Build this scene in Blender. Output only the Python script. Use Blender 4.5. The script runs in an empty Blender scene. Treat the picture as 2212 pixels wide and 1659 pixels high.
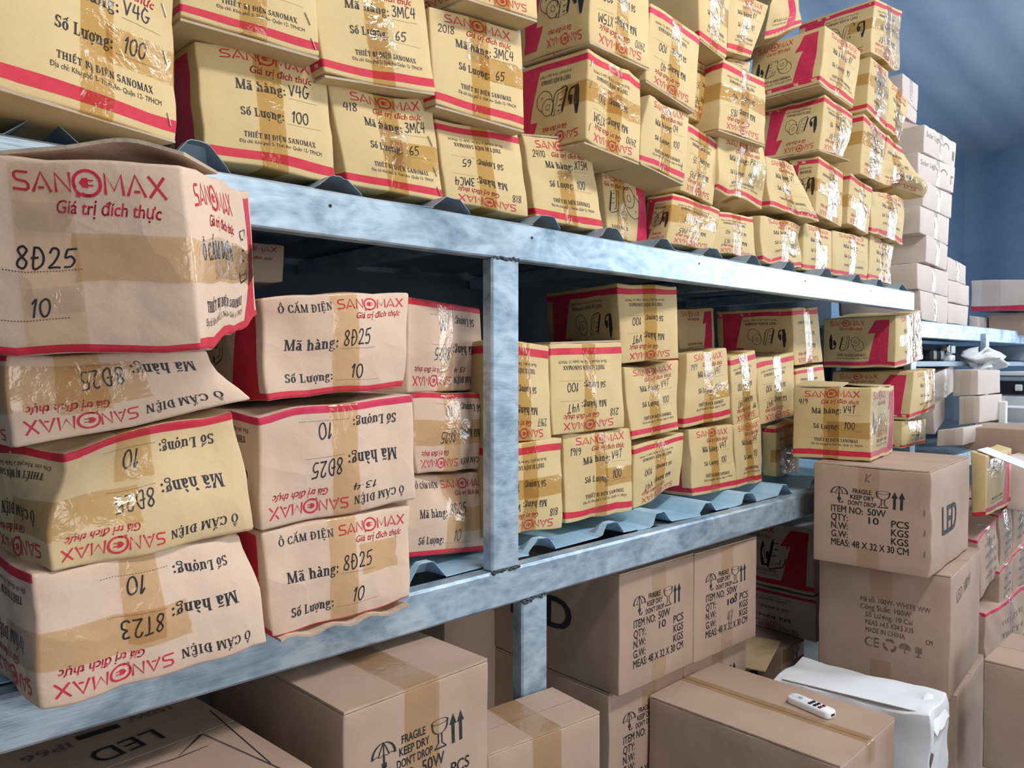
import bpy, math, random, unicodedata
import numpy as np

SC = bpy.context.scene
COL = SC.collection

# ------------------------------------------------------------------ camera
FPX, CX, CY = 1661.0, 1106.0, 829.5
PSI = math.radians(46.55)
PIT = math.atan((829.5 - 785.0) / FPX)
CAM = np.array([0.0, -1.133, 1.43])
DV = np.array([math.cos(PSI) * math.cos(PIT), math.sin(PSI) * math.cos(PIT), -math.sin(PIT)])
RV = np.array([math.sin(PSI), -math.cos(PSI), 0.0])
UV = np.cross(RV, DV)
from mathutils import Matrix
cd = bpy.data.cameras.new('camera')
cam = bpy.data.objects.new('camera', cd)
COL.objects.link(cam)
cd.sensor_fit = 'HORIZONTAL'
cd.sensor_width = 36.0
cd.lens = FPX / 2212.0 * 36.0
cd.clip_start = 0.02
cd.clip_end = 100
cam.matrix_world = Matrix(((RV[0], UV[0], -DV[0], CAM[0]), (RV[1], UV[1], -DV[1], CAM[1]),
                           (RV[2], UV[2], -DV[2], CAM[2]), (0, 0, 0, 1)))
SC.camera = cam

# ------------------------------------------------------------------ light and exposure
SC.view_settings.view_transform = 'Standard'
SC.view_settings.look = 'None'
SC.view_settings.gamma = 1.0
SC.view_settings.use_curve_mapping = False
SC.view_settings.exposure = 0.06
wd = bpy.data.worlds.new('world')
SC.world = wd
wd.use_nodes = True
wd.node_tree.nodes['Background'].inputs[0].default_value = (0.78, 0.88, 1.0, 1)
wd.node_tree.nodes['Background'].inputs[1].default_value = 0.2


def area(name, loc, aim, sx, sy, power, col):
    l = bpy.data.lights.new(name, 'AREA')
    l.shape = 'RECTANGLE'
    l.size, l.size_y = sx, sy
    l.energy = power
    l.color = col
    o = bpy.data.objects.new(name, l)
    COL.objects.link(o)
    o.location = loc
    from mathutils import Vector
    o.rotation_euler = (Vector(aim) - Vector(loc)).to_track_quat('-Z', 'Y').to_euler()
    return o


area('aisle_tube_light', (1.35, -1.65, 3.4), (1.25, -0.1, 1.2), 1.4, 0.22, 50, (1.0, 0.97, 0.92))
area('added_front_fill', (0.7, -3.4, 1.7), (0.7, 0.0, 1.2), 2.0, 1.4, 44, (1.0, 0.98, 0.96))  # added soft fill from the aisle side, no real opening behind it
area('far_aisle_tube_light', (3.9, -1.5, 3.5), (3.9, -0.2, 1.2), 1.3, 0.25, 38, (0.9, 0.95, 1.0))
area('doorway_daylight', (7.2, -2.6, 2.0), (3.6, 0.1, 1.8), 2.2, 2.4, 155, (0.82, 0.91, 1.0))

# ------------------------------------------------------------------ pixel rays to places in the room


def ray(p):
    return DV + RV * (p[0] - CX) / FPX - UV * (p[1] - CY) / FPX


def at(p, ax, v):
    i = 'xyz'.index(ax)
    r = ray(p)
    return CAM + r * (v - CAM[i]) / r[i]


def proj(P):
    q = np.asarray(P) - CAM
    z = q @ DV
    return np.array([CX + FPX * (q @ RV) / z, CY - FPX * (q @ UV) / z])


# ------------------------------------------------------------------ materials
def mat(name):
    m = bpy.data.materials.new(name)
    m.use_nodes = True
    nt = m.node_tree
    b = nt.nodes['Principled BSDF']
    return m, nt, b


def nd(nt, t, **k):
    n = nt.nodes.new(t)
    for a, v in k.items():
        setattr(n, a, v)
    return n


def card_mat(name, c1, c2, rough=0.72, bump=0.12, crease=0.0):
    m, nt, b = mat(name)
    tc = nd(nt, 'ShaderNodeTexCoord')
    n1 = nd(nt, 'ShaderNodeTexNoise')
    n1.inputs['Scale'].default_value = 7
    n1.inputs['Detail'].default_value = 6
    n2 = nd(nt, 'ShaderNodeTexNoise')
    n2.inputs['Scale'].default_value = 420
    n2.inputs['Detail'].default_value = 3
    nt.links.new(tc.outputs['Object'], n1.inputs['Vector'])
    nt.links.new(tc.outputs['Object'], n2.inputs['Vector'])
    mx = nd(nt, 'ShaderNodeMath', operation='MULTIPLY_ADD')
    mx.inputs[1].default_value = 0.45
    nt.links.new(n2.outputs['Fac'], mx.inputs[0])
    nt.links.new(n1.outputs['Fac'], mx.inputs[2])
    r = nd(nt, 'ShaderNodeValToRGB')
    r.color_ramp.elements[0].position = 0.45
    r.color_ramp.elements[0].color = (*c1, 1)
    r.color_ramp.elements[1].position = 0.95
    r.color_ramp.elements[1].color = (*c2, 1)
    nt.links.new(mx.outputs[0], r.inputs[0])
    nt.links.new(r.outputs[0], b.inputs['Base Color'])
    b.inputs['Roughness'].default_value = rough
    b.inputs['Specular IOR Level'].default_value = 0.25
    n3 = nd(nt, 'ShaderNodeTexNoise')
    n3.inputs['Scale'].default_value = 28
    n3.inputs['Detail'].default_value = 5
    nt.links.new(tc.outputs['Object'], n3.inputs['Vector'])
    bp = nd(nt, 'ShaderNodeBump')
    bp.inputs['Strength'].default_value = bump
    bp.inputs['Distance'].default_value = 0.01
    nt.links.new(n3.outputs['Fac'], bp.inputs['Height'])
    nt.links.new(bp.outputs[0], b.inputs['Normal'])
    if crease:
        n4 = nd(nt, 'ShaderNodeTexNoise')
        n4.inputs['Scale'].default_value = 9
        nt.links.new(tc.outputs['Object'], n4.inputs['Vector'])
        mv = nd(nt, 'ShaderNodeVectorMath', operation='MULTIPLY_ADD')
        mv.inputs[1].default_value = (.12, .12, .12)
        nt.links.new(n4.outputs['Color'], mv.inputs[0])
        nt.links.new(tc.outputs['Object'], mv.inputs[2])
        vo = nd(nt, 'ShaderNodeTexVoronoi', feature='F1')
        vo.inputs['Scale'].default_value = 7.5
        nt.links.new(mv.outputs[0], vo.inputs['Vector'])
        b2 = nd(nt, 'ShaderNodeBump')
        b2.inputs['Strength'].default_value = crease
        b2.inputs['Distance'].default_value = 0.06
        nt.links.new(vo.outputs['Distance'], b2.inputs['Height'])
        nt.links.new(bp.outputs[0], b2.inputs['Normal'])
        nt.links.new(b2.outputs[0], b.inputs['Normal'])
    return m


def flat_mat(name, c, rough=0.6, metal=0.0, spec=0.3):
    m, nt, b = mat(name)
    b.inputs['Base Color'].default_value = (*c, 1)
    b.inputs['Roughness'].default_value = rough
    b.inputs['Metallic'].default_value = metal
    b.inputs['Specular IOR Level'].default_value = spec
    return m


def ink_mat(name, c, c2, rough=0.6):
    m, nt, b = mat(name)
    tc = nd(nt, 'ShaderNodeTexCoord')
    n1 = nd(nt, 'ShaderNodeTexNoise')
    n1.inputs['Scale'].default_value = 60
    n1.inputs['Detail'].default_value = 5
    nt.links.new(tc.outputs['Object'], n1.inputs['Vector'])
    r = nd(nt, 'ShaderNodeValToRGB')
    r.color_ramp.elements[0].position = 0.35
    r.color_ramp.elements[0].color = (*c, 1)
    r.color_ramp.elements[1].position = 0.75
    r.color_ramp.elements[1].color = (*c2, 1)
    nt.links.new(n1.outputs['Fac'], r.inputs[0])
    nt.links.new(r.outputs[0], b.inputs['Base Color'])
    b.inputs['Roughness'].default_value = rough
    b.inputs['Specular IOR Level'].default_value = 0.3
    return m


def tape_mat(name, tint, rough=0.16, gloss=1.0, wr=0.3, sc=32):
    m = bpy.data.materials.new(name)
    m.use_nodes = True
    nt = m.node_tree
    nt.nodes.clear()
    out = nd(nt, 'ShaderNodeOutputMaterial')
    tr = nd(nt, 'ShaderNodeBsdfTransparent')
    tr.inputs[0].default_value = (*tint, 1)
    gl = nd(nt, 'ShaderNodeBsdfGlossy')
    gl.inputs['Roughness'].default_value = rough
    tc = nd(nt, 'ShaderNodeTexCoord')
    n1 = nd(nt, 'ShaderNodeTexNoise')
    n1.inputs['Scale'].default_value = sc
    n1.inputs['Detail'].default_value = 4
    n1.inputs['Distortion'].default_value = 0.8
    nt.links.new(tc.outputs['Object'], n1.inputs['Vector'])
    bp = nd(nt, 'ShaderNodeBump')
    bp.inputs['Strength'].default_value = wr
    bp.inputs['Distance'].default_value = 0.012
    nt.links.new(n1.outputs['Fac'], bp.inputs['Height'])
    nt.links.new(bp.outputs[0], gl.inputs['Normal'])
    lw = nd(nt, 'ShaderNodeLayerWeight')
    lw.inputs['Blend'].default_value = 0.5
    pw = nd(nt, 'ShaderNodeMath', operation='POWER')
    pw.inputs[1].default_value = 3.5
    nt.links.new(lw.outputs['Facing'], pw.inputs[0])
    mu = nd(nt, 'ShaderNodeMath', operation='MULTIPLY_ADD')
    mu.use_clamp = True
    mu.inputs[1].default_value = .55 * gloss
    mu.inputs[2].default_value = .055 * gloss
    nt.links.new(pw.outputs[0], mu.inputs[0])
    mx = nd(nt, 'ShaderNodeMixShader')
    nt.links.new(mu.outputs[0], mx.inputs[0])
    nt.links.new(tr.outputs[0], mx.inputs[1])
    nt.links.new(gl.outputs[0], mx.inputs[2])
    nt.links.new(mx.outputs[0], out.inputs[0])
    return m


def steel_mat(name, c1, c2, rough=0.42, metal=0.75, sc=9):
    m, nt, b = mat(name)
    tc = nd(nt, 'ShaderNodeTexCoord')
    mp = nd(nt, 'ShaderNodeMapping')
    mp.inputs['Scale'].default_value = (0.7, 1, 1.4)
    nt.links.new(tc.outputs['Object'], mp.inputs[0])
    n1 = nd(nt, 'ShaderNodeTexNoise')
    n1.inputs['Scale'].default_value = sc
    n1.inputs['Detail'].default_value = 8
    n1.inputs['Roughness'].default_value = 0.65
    n1.inputs['Distortion'].default_value = 1.2
    v = nd(nt, 'ShaderNodeTexVoronoi')
    v.inputs['Scale'].default_value = 55
    nt.links.new(mp.outputs[0], n1.inputs['Vector'])
    nt.links.new(mp.outputs[0], v.inputs['Vector'])
    ad = nd(nt, 'ShaderNodeMath', operation='MULTIPLY_ADD')
    ad.inputs[1].default_value = 0.16
    nt.links.new(v.outputs['Distance'], ad.inputs[0])
    nt.links.new(n1.outputs['Fac'], ad.inputs[2])
    r = nd(nt, 'ShaderNodeValToRGB')
    r.color_ramp.elements[0].position = 0.38
    r.color_ramp.elements[0].color = (*c1, 1)
    r.color_ramp.elements[1].position = 0.68
    r.color_ramp.elements[1].color = (*c2, 1)
    nt.links.new(ad.outputs[0], r.inputs[0])
    nt.links.new(r.outputs[0], b.inputs['Base Color'])
    rr = nd(nt, 'ShaderNodeMapRange')
    rr.inputs['To Min'].default_value = rough - 0.12
    rr.inputs['To Max'].default_value = rough + 0.16
    nt.links.new(n1.outputs['Fac'], rr.inputs['Value'])
    nt.links.new(rr.outputs[0], b.inputs['Roughness'])
    b.inputs['Metallic'].default_value = metal
    # drawn scratches
    mp2 = nd(nt, 'ShaderNodeMapping')
    mp2.inputs['Scale'].default_value = (18, 60, 260)
    mp2.inputs['Rotation'].default_value = (0, 0.06, 0)
    nt.links.new(tc.outputs['Object'], mp2.inputs[0])
    n2 = nd(nt, 'ShaderNodeTexNoise')
    n2.inputs['Scale'].default_value = 1.0
    n2.inputs['Detail'].default_value = 3
    nt.links.new(mp2.outputs[0], n2.inputs['Vector'])
    ad2 = nd(nt, 'ShaderNodeMath', operation='ADD')
    nt.links.new(n2.outputs['Fac'], ad2.inputs[0])
    nt.links.new(n1.outputs['Fac'], ad2.inputs[1])
    bp = nd(nt, 'ShaderNodeBump')
    bp.inputs['Strength'].default_value = 0.13
    bp.inputs['Distance'].default_value = 0.004
    nt.links.new(ad2.outputs[0], bp.inputs['Height'])
    nt.links.new(bp.outputs[0], b.inputs['Normal'])
    return m


M = {}
M['yellow'] = card_mat('kraft_yellow', (0.53, 0.39, 0.185), (0.63, 0.48, 0.255))
M['pink'] = card_mat('kraft_pinkish', (0.56, 0.405, 0.305), (0.67, 0.50, 0.385), bump=0.2, crease=.14)
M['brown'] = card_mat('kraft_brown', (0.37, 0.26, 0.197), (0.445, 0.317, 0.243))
M['pale'] = card_mat('kraft_brown_lightened', (0.56, 0.47, 0.42), (0.64, 0.55, 0.5))  # far brown cartons lightened; strong daylight put into the colour
M['ochre'] = card_mat('kraft_ochre', (0.54, 0.39, 0.215), (0.64, 0.48, 0.28), bump=0.2, crease=.14)
M['white'] = card_mat('white_board', (0.68, 0.71, 0.76), (0.8, 0.82, 0.86))
M['red'] = ink_mat('crimson_print', (0.5, 0.02, 0.045), (0.57, 0.035, 0.06))
M['magenta'] = ink_mat('magenta_print', (0.52, 0.022, 0.075), (0.58, 0.04, 0.1))
M['black'] = ink_mat('black_print', (0.018, 0.018, 0.024), (0.04, 0.038, 0.045))
M['grey'] = ink_mat('grey_print', (0.13, 0.1, 0.085), (0.27, 0.19, 0.14))
M['pen'] = ink_mat('marker_pen', (0.01, 0.01, 0.02), (0.025, 0.025, 0.045), 0.45)
M['tape'] = tape_mat('brown_packing_tape', (0.89, 0.785, 0.59), gloss=1)
M['tapep'] = tape_mat('tan_packing_tape', (0.945, 0.87, 0.735), gloss=1)
M['tapel'] = tape_mat('thin_tan_tape', (0.965, 0.925, 0.86), gloss=.7, wr=.15)
M['clear'] = tape_mat('clear_packing_tape', (0.985, 0.985, 0.98), 0.12, 1.6, 0.6)
M['film'] = tape_mat('clear_wrapping_film', (0.985, 0.985, 0.985), 0.16, 1.1, .4, 13)
M['steel'] = steel_mat('galvanised_steel', (0.20, 0.30, 0.40), (0.47, 0.59, 0.69), 0.38, 0.45)
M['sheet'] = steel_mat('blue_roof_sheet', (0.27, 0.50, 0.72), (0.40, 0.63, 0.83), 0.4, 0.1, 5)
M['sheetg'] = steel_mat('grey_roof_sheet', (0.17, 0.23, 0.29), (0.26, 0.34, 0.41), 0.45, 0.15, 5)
M['weld'] = flat_mat('burnt_weld', (0.07, 0.075, 0.09), 0.55, 0.6)
M['staple'] = flat_mat('staple_wire', (0.5, 0.47, 0.42), 0.3, 0.9)
M['edge'] = card_mat('torn_card_edge', (0.36, 0.28, 0.2), (0.5, 0.4, 0.31), 0.9, 0.6)
M['dark'] = flat_mat('black_plastic', (0.02, 0.022, 0.03), 0.4)
M['wplastic'] = flat_mat('white_plastic', (0.8, 0.82, 0.85), 0.35, 0, 0.5)
M['redplastic'] = flat_mat('red_rubber', (0.6, 0.03, 0.08), 0.5)
M['greyplastic'] = flat_mat('grey_blue_enamel', (0.3, 0.38, 0.46), 0.4)
M['chrome'] = flat_mat('chrome', (0.75, 0.78, 0.82), 0.12, 1.0)


# ------------------------------------------------------------------ mesh helpers
def mesh_obj(name, V, F, mats, mi=None, parent=None, smooth=True, base=None):
    me = bpy.data.meshes.new(name)
    V = np.asarray(V, float)
    if base is not None:
        V = V - np.asarray(base)
    me.from_pydata(V.tolist(), [], F)
    for m in mats:
        me.materials.append(m)
    if mi is not None:
        me.polygons.foreach_set('material_index', mi)
    if smooth:
        me.polygons.foreach_set('use_smooth', [True] * len(F))
    me.update()
    o = bpy.data.objects.new(name, me)
    COL.objects.link(o)
    if parent is not None:
        o.parent = parent
    return o


def empty(name, loc, label, cat, group=None):
    o = bpy.data.objects.new(name, None)
    o.empty_display_size = 0.05
    COL.objects.link(o)
    o.location = loc
    tag(o, label, cat, group)
    return o


def tag(o, label=None, cat=None, group=None, kind=None):
    if label:
        o['label'] = label
    if cat:
        o['category'] = cat
    if group:
        o['group'] = group
    if kind:
        o['kind'] = kind
    return o


def boxes(*bs):
    """several axis aligned bars (x0,x1,y0,y1,z0,z1) with a small chamfer -> V,F"""
    V, F = [], []
    for (x0, x1, y0, y1, z0, z1, *c) in bs:
        c = c[0] if c else 0.004
        n = len(V)
        ring = []
        for (xx, ex) in ((x0, 0), (x0 + c, 1), (x1 - c, 1), (x1, 0)):
            k = 0 if ex else c
            pts = [(y0 + c, z0 + k), (y1 - c, z0 + k), (y1 - k, z0 + c), (y1 - k, z1 - c),
                   (y1 - c, z1 - k), (y0 + c, z1 - k), (y0 + k, z1 - c), (y0 + k, z0 + c)]
            V += [(xx, a, b) for a, b in pts]
        for s in range(3):
            for i in range(8):
                j = (i + 1) % 8
                F.append((n + s * 8 + i, n + s * 8 + j, n + s * 8 + 8 + j, n + s * 8 + 8 + i))
        F.append(tuple(n + i for i in range(7, -1, -1)))
        F.append(tuple(n + 24 + i for i in range(8)))
    return np.array(V), F


# ------------------------------------------------------------------ lettering (flat shapes, cap height 1)
TT, TN = 0.2, 0.085


def _rect(x0, x1, y0, y1):
    return [(x0, y0), (x1, y0), (x1, y1), (x0, y1)]


def _arc(cx, cy, rx, ry, a0, a1, tw, tn):
    n = max(3, int(abs(a1 - a0) / 24))
    out = []
    for i in range(n):
        p = []
        for a in (a0 + (a1 - a0) * i / n, a0 + (a1 - a0) * (i + 1) / n):
            a = math.radians(a)
            p.append(((cx + rx * math.cos(a), cy + ry * math.sin(a)),
                      (cx + (rx - tw) * math.cos(a), cy + (ry - tn) * math.sin(a))))
        out.append([p[0][0], p[1][0], p[1][1], p[0][1]])
    return out


def _line(x0, y0, x1, y1, w):
    dx, dy = x1 - x0, y1 - y0
    l = math.hypot(dx, dy) or 1
    nx, ny = -dy / l * w / 2, dx / l * w / 2
    return [(x0 + nx, y0 + ny), (x0 - nx, y0 - ny), (x1 - nx, y1 - ny), (x1 + nx, y1 + ny)]


def glyph_polys(ops):
    out = []
    for o in ops:
        k, a = o[0], o[1:]
        if k == 's':
            w = a[3] if len(a) > 3 else TT
            out.append(_rect(a[0] - w / 2, a[0] + w / 2, a[1], a[2]))
        elif k == 'b':
            h = a[3] if len(a) > 3 else TN
            out.append(_rect(a[0], a[1], a[2] - h / 2, a[2] + h / 2))
        elif k == 'f':
            w = a[2] if len(a) > 2 else 0.38
            y0 = a[1] if a[1] < 0.3 else a[1] - 0.075
            out.append(_rect(a[0] - w / 2, a[0] + w / 2, y0, y0 + 0.075))
        elif k == 'd':
            out.append([(a[0], a[1]), (a[0] + a[4], a[1]), (a[2] + a[4], a[3]), (a[2], a[3])])
        elif k == 'a':
            tw, tn = (a[6], a[7]) if len(a) > 6 else (TT, TN)
            out += _arc(a[0], a[1], a[2], a[3], a[4], a[5], tw, tn)
        elif k == 'l':
            out.append(_line(*a))
        elif k == 'o':
            out.append([(a[0] + a[2] * math.cos(t * math.pi / 4), a[1] + a[2] * math.sin(t * math.pi / 4)) for t in range(8)])
    return out


SERIF = {
    'M': (1.12, [('s', .17, 0, 1, .1), ('s', .93, 0, 1), ('d', .12, 1, .46, 0, .2), ('d', .5, 0, .88, 1, .1),
                 ('f', .17, 0, .3), ('f', .93, 0, .36), ('f', .16, 1, .3), ('f', .95, 1, .32)]),
    'a': (.64, [('s', .46, .04, .5), ('a', .27, .21, .25, .22, 0, 360), ('a', .31, .47, .25, .25, 0, 155), ('f', .55, 0, .2)]),
    'h': (.76, [('s', .2, 0, 1), ('s', .57, 0, .5), ('a', .4, .46, .27, .26, 0, 160), ('f', .2, 0, .34), ('f', .58, 0, .32), ('f', .13, 1, .22)]),
    'n': (.76, [('s', .2, 0, .72), ('s', .57, 0, .5), ('a', .4, .46, .27, .26, 0, 160), ('f', .2, 0, .34), ('f', .58, 0, .32), ('f', .13, .72, .22)]),
    'g': (.66, [('a', .3, .48, .26, .24, 0, 360), ('a', .31, -.12, .3, .19, 0, 360, .12, .08), ('l', .16, .3, .14, .05, .11), ('b', .42, .64, .68)]),
    ':': (.34, [('o', .17, .11, .11), ('o', .17, .58, .11)]),
    'S': (.66, [('a', .33, .74, .28, .27, 25, 270), ('a', .33, .27, .3, .28, -165, 90), ('s', .57, .7, .98, .06), ('s', .06, .02, .3, .06)]),
    'o': (.64, [('a', .32, .36, .3, .37, 0, 360)]),
    'L': (.72, [('s', .22, 0, 1), ('b', .1, .66, .045), ('f', .22, 0), ('f', .22, 1, .4), ('s', .63, 0, .3, .07)]),
    'u': (.78, [('s', .2, .22, .72), ('s', .58, 0, .72), ('a', .38, .26, .28, .27, 190, 345), ('f', .14, .72, .22), ('f', .5, .72, .22), ('f', .65, 0, .2)]),
    'T': (.78, [('s', .39, 0, 1), ('b', .04, .74, .955), ('f', .39, 0), ('s', .07, .72, 1, .07), ('s', .71, .72, 1, .07)]),
    'H': (.95, [('s', .22, 0, 1), ('s', .73, 0, 1), ('b', .22, .73, .52), ('f', .22, 0), ('f', .73, 0), ('f', .22, 1), ('f', .73, 1)]),
    'I': (.46, [('s', .23, 0, 1), ('f', .23, 0), ('f', .23, 1)]),
    'E': (.76, [('s', .22, 0, 1), ('b', .1, .66, .045), ('b', .1, .66, .955), ('b', .22, .5, .52), ('s', .63, 0, .28, .07), ('s', .63, .74, 1, .07), ('s', .5, .4, .64, .06)]),
    'B': (.78, [('s', .22, 0, 1), ('a', .38, .75, .28, .25, -90, 90), ('a', .38, .26, .33, .27, -90, 90), ('b', .05, .4, .045), ('b', .05, .4, .955), ('b', .2, .42, .51)]),
    'D': (.88, [('s', .22, 0, 1), ('a', .38, .5, .43, .5, -90, 90), ('b', .05, .42, .045), ('b', .05, .42, .955)]),
    'N': (.95, [('s', .2, 0, 1, .1), ('s', .75, 0, 1, .1), ('d', .13, 1, .62, 0, .2), ('f', .2, 0, .32), ('f', .16, 1, .3), ('f', .75, 1, .32)]),
    'A': (.88, [('d', .08, 0, .38, 1, .1), ('d', .63, 0, .36, 1, .2), ('b', .22, .64, .34), ('f', .12, 0, .28), ('f', .74, 0, .34)]),
    'O': (.9, [('a', .45, .5, .41, .51, 0, 360)]),
    'X': (.88, [('d', .1, 0, .66, 1, .1), ('d', .6, 0, .06, 1, .22), ('f', .14, 0, .28), ('f', .72, 0, .34), ('f', .18, 1, .34), ('f', .72, 1, .28)]),
    'C': (.82, [('a', .44, .5, .4, .51, 35, 325), ('s', .75, .66, .98, .07), ('s', .75, .02, .3, .07)]),
    ' ': (.36, []),
}


def serif(text):
    polys, x = [], 0.0
    for ch in text:
        dec = unicodedata.normalize('NFD', ch)
        base, marks = dec[0], dec[1:]
        bar = base == '\u0110'
        if bar:
            base = 'D'
        if base not in SERIF:
            x += .5
            continue
        adv, ops = SERIF[base]
        ops = list(ops)
        low = base.islower()
        c = {'I': .23, 'L': .3}.get(base, adv / 2)
        top = .8 if low else 1.08
        if bar:
            ops.append(('b', .02, .42, .5))
        for mk in marks:
            k = ord(mk)
            has2 = '\u0302' in marks or '\u0306' in marks
            if k == 0x302:
                ops += [('l', c - .2, top, c, top + .15, .09), ('l', c, top + .15, c + .2, top, .09)]
            elif k == 0x306:
                ops.append(('a', c, top + .16, .2, .17, 190, 350, .08, .08))
            elif k == 0x301:
                dx, dy = (.14, .12) if has2 else (0, 0)
                ops.append(('l', c - .05 + dx, top + dy, c + .13 + dx, top + .2 + dy, .1))
            elif k == 0x300:
                ops.append(('l', c + .08, top, c - .13, top + .2, .12))
            elif k == 0x309:
                dy = .14 if has2 else 0
                ops.append(('a', c, top + .1 + dy, .1, .11, -80, 170, .07, .07))
            elif k == 0x303:
                ops += [('l', c - .24, top + .02, c - .1, top + .12, .09), ('l', c - .1, top + .12, c + .1, top + .04, .09),
                        ('l', c + .1, top + .04, c + .24, top + .14, .09)]
            elif k == 0x323:
                ops.append(('o', c, -.2, .1))
            elif k == 0x31b:
                hx = adv - .08
                ops.append(('a', hx - .02, .74, .14, .16, -60, 50, .08, .08))
        for p in glyph_polys(ops):
            polys.append([(px + x, py) for px, py in p])
        x += adv + .04
    return polys, x


def _sm(pts, n=4):
    """Catmull-Rom through the points"""
    P = [np.array(p, float) for p in pts]
    P = [2 * P[0] - P[1]] + P + [2 * P[-1] - P[-2]]
    out = []
    for i in range(1, len(P) - 2):
        for k in range(n):
            t = k / n
            out.append(0.5 * ((2 * P[i]) + (-P[i - 1] + P[i + 1]) * t + (2 * P[i - 1] - 5 * P[i] + 4 * P[i + 1] - P[i + 2]) * t * t
                              + (-P[i - 1] + 3 * P[i] - 3 * P[i + 1] + P[i + 2]) * t ** 3))
    out.append(P[-2])
    return out


def ribbon(pts, w, closed=False):
    P = np.array(pts, float)
    n = len(P)
    T = np.roll(P, -1, 0) - np.roll(P, 1, 0)
    if not closed:
        T[0] = P[1] - P[0]
        T[-1] = P[-1] - P[-2]
    T /= np.maximum(np.linalg.norm(T, axis=1, keepdims=True), 1e-9)
    N = np.stack([-T[:, 1], T[:, 0]], 1) * w / 2
    out = []
    for i in range(n if closed else n - 1):
        j = (i + 1) % n
        out.append([tuple(P[i] + N[i]), tuple(P[i] - N[i]), tuple(P[j] - N[j]), tuple(P[j] + N[j])])
    return out


_O = [(.3, 1), (.08, .8), (.05, .4), (.2, .03), (.42, .1), (.52, .5), (.45, .88), (.28, 1)]
HAND = {
    '0': (.6, [_O]), '1': (.36, [[(.06, .72), (.26, 1), (.2, .5), (.16, 0)]]),
    '2': (.6, [[(.08, .75), (.2, .98), (.42, .95), (.45, .7), (.25, .3), (.05, .05), (.3, .06), (.56, .04)]]),
    '3': (.58, [[(.1, .92), (.42, .95), (.4, .7), (.22, .55), (.46, .42), (.44, .12), (.2, .02), (.04, .14)]]),
    '4': (.6, [[(.2, 1), (.08, .6), (.05, .42), (.3, .42), (.56, .48)], [(.44, .98), (.42, .5), (.4, 0)]]),
    '5': (.6, [[(.18, .96), (.1, .56), (.35, .62), (.5, .36), (.34, .06), (.04, .06)], [(.18, .96), (.36, .97), (.6, 1)]]),
    '6': (.55, [[(.42, 1), (.15, .65), (.06, .25), (.22, .02), (.44, .18), (.38, .42), (.12, .36)]]),
    '7': (.55, [[(.05, .93), (.3, .96), (.52, .95), (.35, .5), (.25, 0)], [(.2, .48), (.48, .52)]]),
    '8': (.6, [[(.5, .85), (.3, 1), (.1, .82), (.25, .55), (.48, .3), (.35, .02), (.1, .1), (.12, .35), (.35, .6), (.5, .85)]]),
    '9': (.55, [[(.48, .8), (.28, .98), (.08, .75), (.25, .55), (.48, .75), (.44, .35), (.3, 0)]]),
    'V': (.62, [[(.05, .95), (.2, .4), (.26, .02), (.4, .5), (.58, 1)]]),
    'G': (.66, [[(.55, .9), (.3, 1), (.08, .6), (.12, .15), (.38, .02), (.56, .3), (.54, .46)], [(.34, .44), (.7, .48)]]),
    'M': (.8, [[(.05, 0), (.12, .95), (.36, .3), (.62, .97), (.72, 0)]]),
    'C': (.6, [[(.52, .9), (.28, .98), (.08, .55), (.18, .06), (.52, .12)]]),
    'X': (.6, [[(.08, .98), (.5, .02)], [(.52, .98), (.04, 0)]]),
    'T': (.55, [[(.02, .96), (.58, 1)], [(.32, .97), (.26, 0)]]),
    'D': (.68, [[(.15, .96), (.12, .02), (.48, .18), (.55, .6), (.36, .96), (.1, .98)], [(.0, .5), (.34, .54)]]),
    'P': (.58, [[(.12, 0), (.14, .96), (.46, .9), (.44, .56), (.14, .5)]]),
    'A': (.6, [[(.04, 0), (.28, 1), (.52, 0)], [(.14, .38), (.46, .4)]]),
    'S': (.52, [[(.46, .88), (.25, 1), (.1, .78), (.4, .4), (.36, .08), (.06, .06)]]),
    'B': (.6, [[(.12, 0), (.14, .98), (.44, .86), (.16, .54), (.5, .3), (.38, .03), (.12, .02)]]),
    'Y': (.56, [[(.05, .98), (.26, .52)], [(.54, 1), (.26, .5), (.16, 0)]]),
    'K': (.55, [[(.1, 1), (.1, 0)], [(.48, .98), (.12, .45), (.5, 0)]]),
    'N': (.6, [[(.06, 0), (.1, .98), (.46, .04), (.52, 1)]]),
    '/': (.3, [[(.16, 1.05), (.12, -.05)]]), '.': (.3, [[(.1, .42), (.2, .42)]]), '-': (.35, [[(.04, .45), (.3, .47)]]), ' ': (.3, []),
}


def hand(text, w=.11):
    polys, x = [], 0.0
    for ch in text:
        adv, st = HAND.get(ch, HAND[' '])
        for s in st:
            for p in ribbon(_sm(s), w):
                polys.append([(a + x + b * .12, b) for a, b in p])
        x += adv + .06
    return polys, x


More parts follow.
